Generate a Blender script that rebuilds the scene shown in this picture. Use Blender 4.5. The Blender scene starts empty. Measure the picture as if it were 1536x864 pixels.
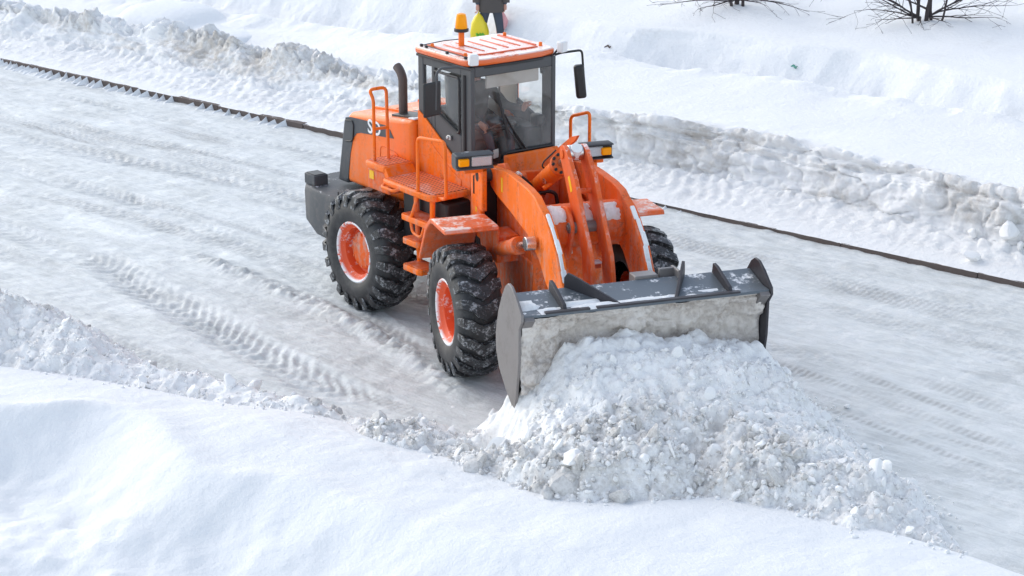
import bpy, bmesh, math, random
import numpy as np
from mathutils import Vector, Matrix

# ------------------------------------------------------------------ camera, sky, sun, exposure
scene = bpy.context.scene
CAM = np.array([14.211, 19.255, 8.216]); YAW = math.radians(-126.4354); PITCH = math.radians(18.0692); FPX = 3213.44
IW, IH = 1536, 864
cam_data = bpy.data.cameras.new('camera'); cam = bpy.data.objects.new('camera', cam_data)
scene.collection.objects.link(cam); scene.camera = cam
cam_data.sensor_width = 36.0; cam_data.lens = 36.0*FPX/IW; cam_data.clip_start = .5; cam_data.clip_end = 600
FW = np.array([math.cos(PITCH)*math.cos(YAW), math.cos(PITCH)*math.sin(YAW), -math.sin(PITCH)])
RT = np.array([math.sin(YAW), -math.cos(YAW), 0.0]); UP = np.cross(RT, FW)
m = Matrix.Identity(4)
for i in range(3):
    m[i][0], m[i][1], m[i][2], m[i][3] = RT[i], UP[i], -FW[i], CAM[i]
cam.matrix_world = m

SUN_AZ = Vector((0.20, -0.98)).normalized()      # horizontal direction towards the sun
SUN_EL = math.radians(36)
world = bpy.data.worlds.new('World'); scene.world = world; world.use_nodes = True
nt = world.node_tree
sky = nt.nodes.new('ShaderNodeTexSky'); sky.sky_type = 'NISHITA'; sky.sun_disc = False
sky.sun_elevation = SUN_EL; sky.sun_rotation = math.atan2(SUN_AZ.x, SUN_AZ.y)
sky.air_density = 1.0; sky.dust_density = 0.9; sky.ozone_density = 0.2
bg = nt.nodes['Background']; bg.inputs['Strength'].default_value = 0.15
hs = nt.nodes.new('ShaderNodeHueSaturation'); hs.inputs['Saturation'].default_value = 0.60     # thin white overcast over the whole sky
nt.links.new(sky.outputs[0], hs.inputs['Color']); nt.links.new(hs.outputs[0], bg.inputs['Color'])
sun_data = bpy.data.lights.new('sun', 'SUN'); sun = bpy.data.objects.new('sun', sun_data)
scene.collection.objects.link(sun)
sun_data.energy = 0.6; sun_data.angle = math.radians(70); sun_data.color = (1.0, .94, .80)
sd = Vector((SUN_AZ.x*math.cos(SUN_EL), SUN_AZ.y*math.cos(SUN_EL), math.sin(SUN_EL)))
sun.rotation_euler = sd.to_track_quat('Z', 'Y').to_euler()
scene.view_settings.view_transform = 'Standard'; scene.view_settings.look = 'None'
scene.view_settings.gamma = 1.0; scene.view_settings.exposure = 0.95
scene.render.engine = 'CYCLES'
scene.cycles.use_denoising = True
scene.cycles.max_bounces = 9; scene.cycles.diffuse_bounces = 7; scene.cycles.glossy_bounces = 3
scene.cycles.transmission_bounces = 5; scene.cycles.transparent_max_bounces = 12

# ------------------------------------------------------------------ pixel -> place helpers
TH = -0.307524                                    # articulation of the loader's front frame
def rotz(P, a):
    c, s = math.cos(a), math.sin(a); P = np.asarray(P, float)
    return np.stack([c*P[..., 0]-s*P[..., 1], s*P[..., 0]+c*P[..., 1], P[..., 2]], -1)
def hit(px, py, ax, val, front=False):
    d = FW + (px-IW/2)/FPX*RT - (py-IH/2)/FPX*UP; C = CAM
    if front: C = rotz(C, -TH); d = rotz(d, -TH)
    return C + (val-C[ax])/d[ax]*d
K0 = np.array([-4.617, -3.796]); UD = np.array([-.2330, .97248]); VD = np.array([-.97248, -.2330])
def uv(P): d = np.asarray(P)[..., :2]-K0; return d@UD, d@VD
def guv(px, py, z): return uv(hit(px, py, 2, z))
def xy(u, v): return K0[0]+u*UD[0]+v*VD[0], K0[1]+u*UD[1]+v*VD[1]
TERR_ROT = math.atan2(UD[1], UD[0])               # objects laid out in road axes (u along the kerb, v beyond it)

rnd = random.Random(7); rng = np.random.default_rng(11)

# ------------------------------------------------------------------ noise
def _h(ix, iy, s):
    n = (ix.astype(np.int64)*374761393 + iy.astype(np.int64)*668265263 + s*1442695041) & 0xffffffff
    n = ((n ^ (n >> 13))*1274126177) & 0xffffffff
    n = ((n ^ (n >> 16))*2246822519) & 0xffffffff
    return ((n ^ (n >> 15)) & 0xffffff)/float(0xffffff)
def vn(x, y, s=0):
    ix, iy = np.floor(x), np.floor(y); fx, fy = x-ix, y-iy
    fx = fx*fx*fx*(fx*(fx*6-15)+10); fy = fy*fy*fy*(fy*(fy*6-15)+10)
    a, b, c, d = _h(ix, iy, s), _h(ix+1, iy, s), _h(ix, iy+1, s), _h(ix+1, iy+1, s)
    return 2*((a*(1-fx)+b*fx)*(1-fy)+(c*(1-fx)+d*fx)*fy)-1
def fbm(x, y, o=4, s=0, g=.5):
    x, y = np.broadcast_arrays(np.asarray(x, float), np.asarray(y, float))
    t = 0; a = 1
    for i in range(o):
        t = t+a*vn(x, y, s+i*17); a *= g
        x, y = x*1.73+y*1.02+3.1, y*1.73-x*1.02+7.7
    return t
def dome(x, y, s=0, r=.75):
    x, y = np.broadcast_arrays(np.asarray(x, float), np.asarray(y, float))
    ix, iy = np.floor(x), np.floor(y); best = np.full(x.shape, 9.0); hv = np.zeros(x.shape)
    for i in (-1, 0, 1):
        for j in (-1, 0, 1):
            a, b = ix+i, iy+j
            d = (a+_h(a, b, s)-x)**2+(b+_h(a, b, s+5)-y)**2
            k = d < best; best = np.where(k, d, best); hv = np.where(k, _h(a, b, s+9), hv)
    return np.sqrt(np.clip(1-best/(r*r), 0, 1))*(.35+.65*hv)
def rock(x, y, s=0):                 # angular facets: every cell a tilted plane
    x, y = np.broadcast_arrays(np.asarray(x, float), np.asarray(y, float)); x = x+.35*vn(x*1.7, y*1.7, s+21); y = y+.35*vn(x*1.7+9, y*1.7, s+22)
    ix, iy = np.floor(x), np.floor(y); b1 = np.full(x.shape, 9.0); b2 = b1.copy(); hv = np.zeros(x.shape)
    for i in (-1, 0, 1):
        for j in (-1, 0, 1):
            a, b = ix+i, iy+j; dx, dy = x-a-_h(a, b, s), y-b-_h(a, b, s+5); d = np.hypot(dx, dy)
            k = d < b1; b2 = np.where(k, b1, np.minimum(b2, d)); b1 = np.where(k, d, b1)
            hv = np.where(k, _h(a, b, s+9)+.9*(_h(a, b, s+11)-.5)*dx+.9*(_h(a, b, s+12)-.5)*dy, hv)
    return hv*np.clip((b2-b1)*3.2, 0, 1)
def crack(x, y, s=0):
    x, y = np.broadcast_arrays(np.asarray(x, float), np.asarray(y, float)); x = x+.5*vn(x*1.3, y*1.3, s+21)+.2*vn(x*4, y*4, s+23); y = y+.5*vn(x*1.3+9, y*1.3, s+22)
    ix, iy = np.floor(x), np.floor(y); b1 = np.full(x.shape, 9.0); b2 = b1.copy()
    for i in (-1, 0, 1):
        for j in (-1, 0, 1):
            a, b = ix+i, iy+j; d = np.hypot(x-a-_h(a, b, s), y-b-_h(a, b, s+5)); k = d < b1; b2 = np.where(k, b1, np.minimum(b2, d)); b1 = np.where(k, d, b1)
    return np.exp(-((b2-b1)/.10)**2)
def ridged(x, y, s=0): return 1-2*np.abs(fbm(x, y, 3, s))
def sst(a, b, x): t = np.clip((x-a)/(b-a), 0, 1); return t*t*(3-2*t)
def curve(pts, z=None):
    if z is not None: pts = [guv(x, y, z) for x, y in pts]
    pts = sorted(pts); us = np.array([p[0] for p in pts]); vs = np.array([p[1] for p in pts])
    return lambda u: np.interp(u, us, vs)
def smoothed(f, w=.35): return lambda u: sum(f(u+k*w/2) for k in (-2, -1, 0, 1, 2))/5

# ------------------------------------------------------------------ materials
def new_mat(name):
    mt = bpy.data.materials.new(name); mt.use_nodes = True
    return mt, mt.node_tree, mt.node_tree.nodes['Principled BSDF']
class NB:
    def __init__(s, t): s.t = t
    def n(s, typ, **kw):
        k = s.t.nodes.new(typ)
        for a, b in kw.items(): setattr(k, a, b)
        return k
    def l(s, a, b): s.t.links.new(a, b)
    def noise(s, vec, scale, detail=4, rough=.55):
        k = s.n('ShaderNodeTexNoise'); k.inputs['Scale'].default_value = scale
        k.inputs['Detail'].default_value = detail; k.inputs['Roughness'].default_value = rough
        s.l(vec, k.inputs['Vector']); return k.outputs['Fac']
    def ramp(s, f, a, b):
        k = s.n('ShaderNodeMapRange'); k.interpolation_type = 'SMOOTHSTEP'
        k.inputs['From Min'].default_value = a; k.inputs['From Max'].default_value = b
        s.l(f, k.inputs['Value']); return k.outputs['Result']
    def math(s, op, a, b=None):
        k = s.n('ShaderNodeMath', operation=op)
        for i, v in enumerate((a, b)):
            if v is None: continue
            if isinstance(v, (int, float)): k.inputs[i].default_value = v
            else: s.l(v, k.inputs[i])
        return k.outputs[0]
    def mix(s, f, a, b):
        k = s.n('ShaderNodeMix', data_type='RGBA')
        if isinstance(f, (int, float)): k.inputs[0].default_value = f
        else: s.l(f, k.inputs[0])
        for i, v in ((6, a), (7, b)):
            if isinstance(v, tuple): k.inputs[i].default_value = (*v, 1)
            else: s.l(v, k.inputs[i])
        return k.outputs[2]
    def obj(s, scale=None):
        k = s.n('ShaderNodeTexCoord').outputs['Object']
        if scale:
            mp = s.n('ShaderNodeMapping'); mp.inputs['Scale'].default_value = scale
            s.l(k, mp.inputs['Vector']); return mp.outputs[0]
        return k
    def bump(s, h, strength, dist, prev=None):
        k = s.n('ShaderNodeBump'); k.inputs['Strength'].default_value = strength; k.inputs['Distance'].default_value = dist
        s.l(h, k.inputs['Height'])
        if prev is not None: s.l(prev, k.inputs['Normal'])
        return k.outputs[0]
    def attr(s, name): return s.n('ShaderNodeAttribute', attribute_name=name).outputs['Fac']
    def normz(s):
        g = s.n('ShaderNodeNewGeometry'); x = s.n('ShaderNodeSeparateXYZ'); s.l(g.outputs['Normal'], x.inputs[0]); return x.outputs[2]

def paint(name, col, rough=.35, metal=0, coat=.0, dirt=.25, dirtcol=(.25, .2, .17), frost_glare=0, bump=.0, spec=.5, scale=3.0, salt=0, frost_glare_col=(.84, .85, .87)):
    mt, t, b = new_mat(name); q = NB(t); o = q.obj()
    n1 = q.noise(o, scale, 6, .65); n2 = q.noise(o, scale*9, 4, .6)
    f = q.math('MULTIPLY', q.ramp(q.math('ADD', q.math('MULTIPLY', n1, .7), q.math('MULTIPLY', n2, .3)), .48, .72), dirt)
    c = q.mix(f, col, dirtcol)
    r = q.math('ADD', q.math('MULTIPLY', n1, .25), rough-.1)
    if salt:                                     # dried road spray, thicker low down, in runs
        xz = q.n('ShaderNodeSeparateXYZ'); q.l(o, xz.inputs[0]); low = q.ramp(xz.outputs[2], 2.5, .7)
        stn = q.math('ADD', q.math('MULTIPLY', q.noise(q.obj((7, 7, 1.2)), 1.5, 5, .65), .55), q.math('MULTIPLY', q.noise(o, 16, 5, .7), .45))
        sf = q.math('MULTIPLY', q.math('MULTIPLY', q.ramp(stn, .44, .66), q.math('ADD', low, .25)), salt)
        c = q.mix(sf, c, (.50, .40, .35)); r = q.math('ADD', r, q.math('MULTIPLY', sf, .4))
        gr = q.math('MULTIPLY', q.ramp(q.math('ADD', q.math('MULTIPLY', q.noise(q.obj((5, 5, 1.6)), 1.1, 6, .7), .6), q.math('MULTIPLY', q.noise(o, 34, 4, .7), .4)), .52, .66), salt*.9)
        c = q.mix(gr, c, (.20, .075, .04))
    if frost_glare:  # frosting on upward faces; painted sky glare on roof, hood and fenders
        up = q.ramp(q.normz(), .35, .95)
        fm = q.math('MULTIPLY', q.ramp(q.math('ADD', q.math('MULTIPLY', q.noise(o, 4.5, 5, .7), .75), q.math('MULTIPLY', q.noise(o, 30, 3), .25)), .60-.22*frost_glare, .70-.16*frost_glare), up)
        c = q.mix(fm, c, frost_glare_col); r = q.math('MAXIMUM', r, q.math('MULTIPLY', fm, .8))
    t.links.new(c, b.inputs['Base Color']); t.links.new(r, b.inputs['Roughness'])
    b.inputs['Metallic'].default_value = metal; b.inputs['Coat Weight'].default_value = coat; b.inputs['Coat Roughness'].default_value = .15
    b.inputs['Specular IOR Level'].default_value = spec
    if bump: t.links.new(q.bump(n2, bump, .01), b.inputs['Normal'])
    return mt
def snow_mat(name, white=(.845, .85, .85), dirty=(.52, .49, .45), fine=1.0, grain=60, dscale=1.2, dlo=.45, dhi=.8, damt=.5, rough=.7):
    mt, t, b = new_mat(name); q = NB(t); o = q.obj()
    d = q.attr('dirt')
    n1 = q.noise(o, dscale, 5, .65); n2 = q.noise(o, dscale*8, 5, .65); n3 = q.noise(o, grain, 4, .7); n4 = q.noise(o, grain*.22, 4, .6)
    nn = q.math('ADD', q.math('MULTIPLY', n1, .55), q.math('MULTIPLY', n2, .45))
    f = q.math('ADD', q.math('MULTIPLY', q.ramp(nn, dlo, dhi), damt), q.math('MULTIPLY', d, q.ramp(nn, .30, .62)))
    k = q.n('ShaderNodeClamp'); t.links.new(f, k.inputs[0])
    t.links.new(q.mix(k.outputs[0], white, dirty), b.inputs['Base Color'])
    b.inputs['Roughness'].default_value = rough; b.inputs['Specular IOR Level'].default_value = .25
    bp = q.bump(n4, .42*fine, .05); t.links.new(q.bump(n3, .6*fine, .012, bp), b.inputs['Normal'])
    return mt
M = {}
OR = (.94, .175, .008)
M['orange'] = paint('orange_paint', OR, .42, coat=.03, dirt=.25, dirtcol=(.60, .13, .03), spec=.22, salt=.58)
M['orange_dull'] = paint('orange_paint_worn_shaded', (.78, .125, .012), .55, dirt=.4, dirtcol=(.3, .07, .03), spec=.3, salt=.7)  # worn orange, deepened to paint in the shade on inner parts
M['orange_frost_glare'] = paint('orange_paint_frost_glare', (.80, .14, .03), .45, coat=.05, spec=.3, salt=.45, dirt=.2, dirtcol=(.4, .15, .08), frost_glare=.7, frost_glare_col=(.86, .76, .70))  # fender tops: frosting plus a pinkish-white sheen painted into the colour
M['orange_roof'] = paint('orange_roof_paint_sky_glare', (.80, .15, .03), .2, coat=.5, dirt=.1, dirtcol=(.75, .45, .33), frost_glare=1.0, frost_glare_col=(.90, .80, .74))  # top whitened to paint in the reflected bright sky
M['orange_rib'] = paint('orange_rib_paint', (.72, .10, .02), .35, dirt=.1, dirtcol=(.75, .45, .33))
M['orange_hood'] = paint('orange_hood_paint', OR, .36, coat=.2, dirt=.2, dirtcol=(.52, .12, .04), frost_glare=.35, spec=.35, salt=.3, frost_glare_col=(.86, .66, .56))  # whitish highlights painted into the hood top
M['orange_edge'] = paint('orange_paint_scraped', (.78, .12, .02), .45, dirt=.35, dirtcol=(.3, .12, .07), frost_glare=.5, spec=.3, salt=.5)
M['grey'] = paint('cab_grey_paint', (.085, .088, .092), .5, spec=.35, dirt=.3, dirtcol=(.14, .14, .14))
M['slate'] = paint('slate_grey_paint', (.075, .083, .092), .55, dirt=.3, dirtcol=(.16, .16, .16), frost_glare=.12, spec=.3, salt=.08)
M['black'] = paint('black_plastic', (.018, .018, .02), .45, dirt=.2, dirtcol=(.06, .06, .06))
M['rubber'] = paint('black_rubber', (.013, .014, .016), .42, dirt=.35, dirtcol=(.04, .042, .046), frost_glare=.0, bump=.35, scale=5)
M['steel'] = paint('bucket_steel', (.12, .145, .17), .42, metal=.35, dirt=.5, dirtcol=(.2, .18, .16), frost_glare=.32, scale=2.2)
M['steel_worn'] = paint('worn_steel', (.22, .205, .20), .45, metal=.35, dirt=.6, dirtcol=(.12, .105, .10), scale=2.5)
M['steel_dark'] = paint('dark_steel', (.045, .043, .05), .5, metal=.3, dirt=.4, dirtcol=(.11, .10, .10))
M['chrome'] = paint('bright_metal', (.6, .6, .6), .25, metal=1, dirt=.2)
M['white_lamp'] = paint('white_lamp_housing', (.8, .8, .8), .4, dirt=.05)
M['seat'] = paint('seat_fabric', (.24, .235, .23), .8, dirt=.2)
M['trim'] = paint('beige_cab_trim', (.48, .44, .40), .7, dirt=.2)
M['yellow'] = paint('yellow_sticker', (.85, .48, .01), .5, dirt=.1)
M['paper'] = paint('white_sticker', (.72, .72, .68), .6, dirt=.15)
M['exhaust'] = paint('brown_exhaust_pipe', (.10, .075, .068), .55, dirt=.4, dirtcol=(.16, .12, .1))
M['amber'] = paint('amber_lens', (1.0, .36, .0), .3, coat=0, spec=.25, dirt=.25, dirtcol=(1.0, .18, .0), scale=9)
M['kerb'] = paint('kerb_stone', (.12, .095, .085), .85, dirt=.4, dirtcol=(.20, .17, .155), frost_glare=.15, bump=.4, scale=4)
M['bark'] = paint('shrub_bark', (.05, .04, .04), .85, dirt=.5, dirtcol=(.12, .1, .1), bump=.4)
M['skin'] = paint('skin', (.52, .27, .2), .55, dirt=.1, dirtcol=(.45, .2, .15))
M['jacket'] = paint('dark_jacket', (.085, .075, .07), .9, dirt=.3, dirtcol=(.11, .10, .095))
M['trousers'] = paint('dark_trousers', (.06, .07, .09), .9, dirt=.3, dirtcol=(.06, .065, .085))
M['boots'] = paint('black_boots', (.015, .015, .015), .6, dirt=.2)
M['hair'] = paint('dark_hair', (.02, .017, .015), .7, dirt=.2)
M['bag_yellow'] = paint('yellow_bag_film', (.80, .62, .02), .35, dirt=.25, dirtcol=(.45, .6, .05), scale=6)
M['bag_green'] = paint('green_print', (.12, .45, .03), .4, dirt=.1)
M['bag_pink'] = paint('pink_bag_film', (.75, .35, .36), .4, dirt=.3, dirtcol=(.8, .7, .7))
M['scrap'] = paint('green_scrap', (.02, .22, .16), .4, dirt=.1)
M['leafbrown'] = paint('dead_leaf', (.10, .08, .07), .8, dirt=.2)
def perforated():
    mt, t, b = new_mat('perforated_orange_tread'); q = NB(t); o = q.obj((19, 19, 19))
    v = q.n('ShaderNodeTexVoronoi'); v.inputs['Randomness'].default_value = 0; v.inputs['Scale'].default_value = 1; t.links.new(o, v.inputs['Vector'])
    f = q.math('SUBTRACT', 1, q.ramp(v.outputs['Distance'], .24, .32))
    fr = q.math('MULTIPLY', q.ramp(q.noise(q.obj(), 5, 5, .7), .5, .68), .35)
    c = q.mix(fr, (.70, .15, .05), (.8, .72, .7))
    t.links.new(q.mix(f, c, (.16, .04, .02)), b.inputs['Base Color']); b.inputs['Roughness'].default_value = .45
    return mt
M['perf'] = perforated()
def glass(name, tint, gl=.9, haze=.0):
    mt, t, b = new_mat(name); q = NB(t); t.nodes.remove(b)
    out = [k for k in t.nodes if k.type == 'OUTPUT_MATERIAL'][0]
    tr = q.n('ShaderNodeBsdfTransparent'); tr.inputs[0].default_value = (*tint, 1)
    g = q.n('ShaderNodeBsdfGlossy'); g.inputs['Roughness'].default_value = .03; g.inputs[0].default_value = (gl, gl, gl, 1)
    ge = q.n('ShaderNodeNewGeometry'); vd = q.n('ShaderNodeVectorMath', operation='DOT_PRODUCT'); q.l(ge.outputs['Normal'], vd.inputs[0]); q.l(ge.outputs['Incoming'], vd.inputs[1])
    c1 = q.math('POWER', q.math('SUBTRACT', 1.0, q.math('ABSOLUTE', vd.outputs['Value'])), 5.0)
    fres = q.math('ADD', .07, q.math('MULTIPLY', c1, .93))
    df = q.n('ShaderNodeBsdfDiffuse'); df.inputs[0].default_value = (.72, .70, .68, 1)
    veil = q.math('MULTIPLY', q.ramp(q.noise(q.obj(), 2.2, 4, .6), .3, .75), haze)  # pale diffuse veil painted in place of reflected sky light
    m0 = q.n('ShaderNodeMixShader'); q.l(veil, m0.inputs[0]); q.l(tr.outputs[0], m0.inputs[1]); q.l(df.outputs[0], m0.inputs[2])
    mx = q.n('ShaderNodeMixShader'); q.l(fres, mx.inputs[0]); q.l(m0.outputs[0], mx.inputs[1]); q.l(g.outputs[0], mx.inputs[2])
    q.l(mx.outputs[0], out.inputs[0]); return mt
M['glass'] = glass('window_glass', (.95, .96, .955), haze=.04)
M['screen'] = glass('veiled_windscreen', (.95, .96, .95), haze=.20)  # stronger veil, imitating the reflection on the screen
M['lens'] = glass('lamp_lens', (.9, .92, .93))
M['mirror'] = paint('mirror_glass', (.75, .77, .8), .05, metal=1, dirt=0)
def tyre_mat():
    mt, t, b = new_mat('tyre_rubber'); q = NB(t); o = q.obj()
    n1 = q.noise(o, 7, 5, .7); n2 = q.noise(o, 45, 4, .7)
    c = q.mix(q.ramp(n1, .4, .75), (.020, .021, .023), (.060, .061, .063))
    lug = q.attr('lug')
    fm = q.math('MULTIPLY', q.ramp(q.math('ADD', q.math('MULTIPLY', q.noise(o, 12, 5, .75), .6), q.math('MULTIPLY', n2, .4)), .50, .62), q.math('MULTIPLY', lug, .42))
    t.links.new(q.mix(fm, c, (.75, .79, .83)), b.inputs['Base Color'])
    t.links.new(q.math('SUBTRACT', .52, q.math('MULTIPLY', q.ramp(n1, .45, .65), q.math('MULTIPLY', lug, .36))), b.inputs['Roughness'])
    t.links.new(q.bump(n2, .3, .006), b.inputs['Normal']); return mt
M['tyre'] = tyre_mat()
M['snow'] = snow_mat('packed_snow_surface', damt=.25, dlo=.5)
M['snow_soft'] = snow_mat('soft_fresh_snow', white=(.815, .83, .84), damt=.05, fine=.9, grain=45, rough=.8)
M['snow_clod'] = snow_mat('snow_clods', white=(.90, .90, .89), dirty=(.60, .58, .55), damt=.4, dlo=.42, dhi=.7, dscale=2.0, fine=1.0, grain=40)
M['clod_white'] = snow_mat('white_clod', white=(.88, .88, .87), dirty=(.68, .66, .63), damt=.35, dscale=.6, fine=.0, grain=6)
M['clod_grey'] = snow_mat('grey_clod', white=(.66, .65, .63), dirty=(.38, .36, .335), damt=.7, dlo=.40, dhi=.66, dscale=.7, fine=.0, grain=6)
M['snow_clod_dirty'] = snow_mat('dirty_snow_clods', white=(.82, .81, .79), dirty=(.45, .43, .40), damt=.8, dlo=.40, dhi=.66, dscale=2.5, fine=1.5, grain=40)
M['snow_packed'] = snow_mat('dirty_packed_snow', white=(.70, .66, .62), dirty=(.40, .35, .31), damt=.6, dlo=.42, dhi=.72, dscale=3, fine=1.2, grain=30)
def road_mat():
    mt, t, b = new_mat('icy_packed_road'); q = NB(t); o = q.obj(); st = q.obj((.6, 1.5, 1)); st2 = q.obj((2.4, 8, 1)); st3 = q.obj((3.2, 22, 1))
    n1 = q.noise(st, 1.3, 6, .65); n2 = q.noise(st2, 1.2, 5, .6); n3 = q.noise(o, 50, 4, .7); n4 = q.noise(o, 1.1, 5, .6); n5 = q.noise(st3, 1.5, 4, .6)
    s = q.math('ADD', q.math('MULTIPLY', n1, .45), q.math('ADD', q.math('MULTIPLY', n2, .3), q.math('MULTIPLY', n5, .25)))
    f = q.ramp(s, .40, .64)
    c = q.mix(q.math('MULTIPLY', f, .8), (.70, .725, .72), (.48, .50, .495))
    c = q.mix(q.math('MULTIPLY', q.ramp(q.math('ADD', q.math('MULTIPLY', n1, .5), q.math('MULTIPLY', n4, .5)), .52, .68), .45), c, (.40, .41, .40))
    w = q.n('ShaderNodeTexWave'); w.bands_direction = 'X'; w.inputs['Scale'].default_value = 3.6; w.inputs['Distortion'].default_value = 1.5; w.inputs['Detail'].default_value = 2
    q.l(o, w.inputs['Vector'])
    d = q.attr('dirt')
    df = q.math('MULTIPLY', d, q.math('ADD', .35, q.math('MULTIPLY', q.ramp(w.outputs['Fac'], .3, .7), .65)))
    c = q.mix(q.math('MULTIPLY', q.ramp(q.math('ADD', q.math('MULTIPLY', q.noise(o, 2.6, 6, .7), .6), q.math('MULTIPLY', n3, .4)), .50, .60), .45), c, (.80, .81, .815))
    c = q.mix(q.math('MULTIPLY', q.ramp(q.noise(o, 14, 5, .75), .58, .72), .25), c, (.45, .44, .43))
    c = q.mix(df, c, (.20, .19, .18)); t.links.new(c, b.inputs['Base Color'])
    ice = q.ramp(n4, .5, .66)
    t.links.new(q.math('SUBTRACT', .62, q.math('MULTIPLY', ice, .3)), b.inputs['Roughness'])
    b.inputs['Specular IOR Level'].default_value = .4
    bp = q.bump(q.math('ADD', n2, q.noise(o, 9, 5, .7)), .5, .03); t.links.new(q.bump(n3, .5, .010, bp), b.inputs['Normal']); return mt
M['road'] = road_mat()

# ------------------------------------------------------------------ mesh builders
COL = scene.collection
def link(name, me, mat=None, parent=None):
    o = bpy.data.objects.new(name, me); COL.objects.link(o)
    if mat is not None: me.materials.append(mat)
    if parent is not None: o.parent = parent
    return o
def tag(o, label=None, cat=None, group=None, kind=None):
    if label: o['label'] = label
    if cat: o['category'] = cat
    if group: o['group'] = group
    if kind: o['kind'] = kind
    return o
def grid_mesh(name, X, Y, Z, attrs=None, mask=None):
    nr, nc = X.shape; n = nr*nc
    co = np.stack([X, Y, Z], -1).reshape(-1, 3).astype(np.float32)
    i = np.arange(n).reshape(nr, nc)
    f = np.stack([i[:-1, :-1], i[:-1, 1:], i[1:, 1:], i[1:, :-1]], -1).reshape(-1, 4)
    if mask is not None:
        k = mask[:-1, :-1] | mask[1:, 1:] | mask[:-1, 1:] | mask[1:, :-1]; f = f[k.reshape(-1)]
        used = np.zeros(n, bool); used[f.reshape(-1)] = True
        idx = np.cumsum(used)-1; co = co[used]; f = idx[f]
    else: used = np.ones(n, bool)
    me = bpy.data.meshes.new(name); nv, nf = len(co), len(f)
    me.vertices.add(nv); me.vertices.foreach_set('co', co.reshape(-1))
    me.loops.add(nf*4); me.loops.foreach_set('vertex_index', f.reshape(-1).astype(np.int32))
    me.polygons.add(nf); me.polygons.foreach_set('loop_start', (np.arange(nf)*4).astype(np.int32)); me.polygons.foreach_set('loop_total', np.full(nf, 4, np.int32))
    me.update(calc_edges=True); me.polygons.foreach_set('use_smooth', np.ones(nf, bool))
    for k, a in (attrs or {}).items():
        at = me.attributes.new(k, 'FLOAT', 'POINT'); at.data.foreach_set('value', a.reshape(-1)[used].astype(np.float32))
    return me
def terrain_obj(name, me, mat, parent=None):
    o = link(name, me, mat, parent)
    if parent is None: o.location = (K0[0], K0[1], 0); o.rotation_euler.z = TERR_ROT
    return o

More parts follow.
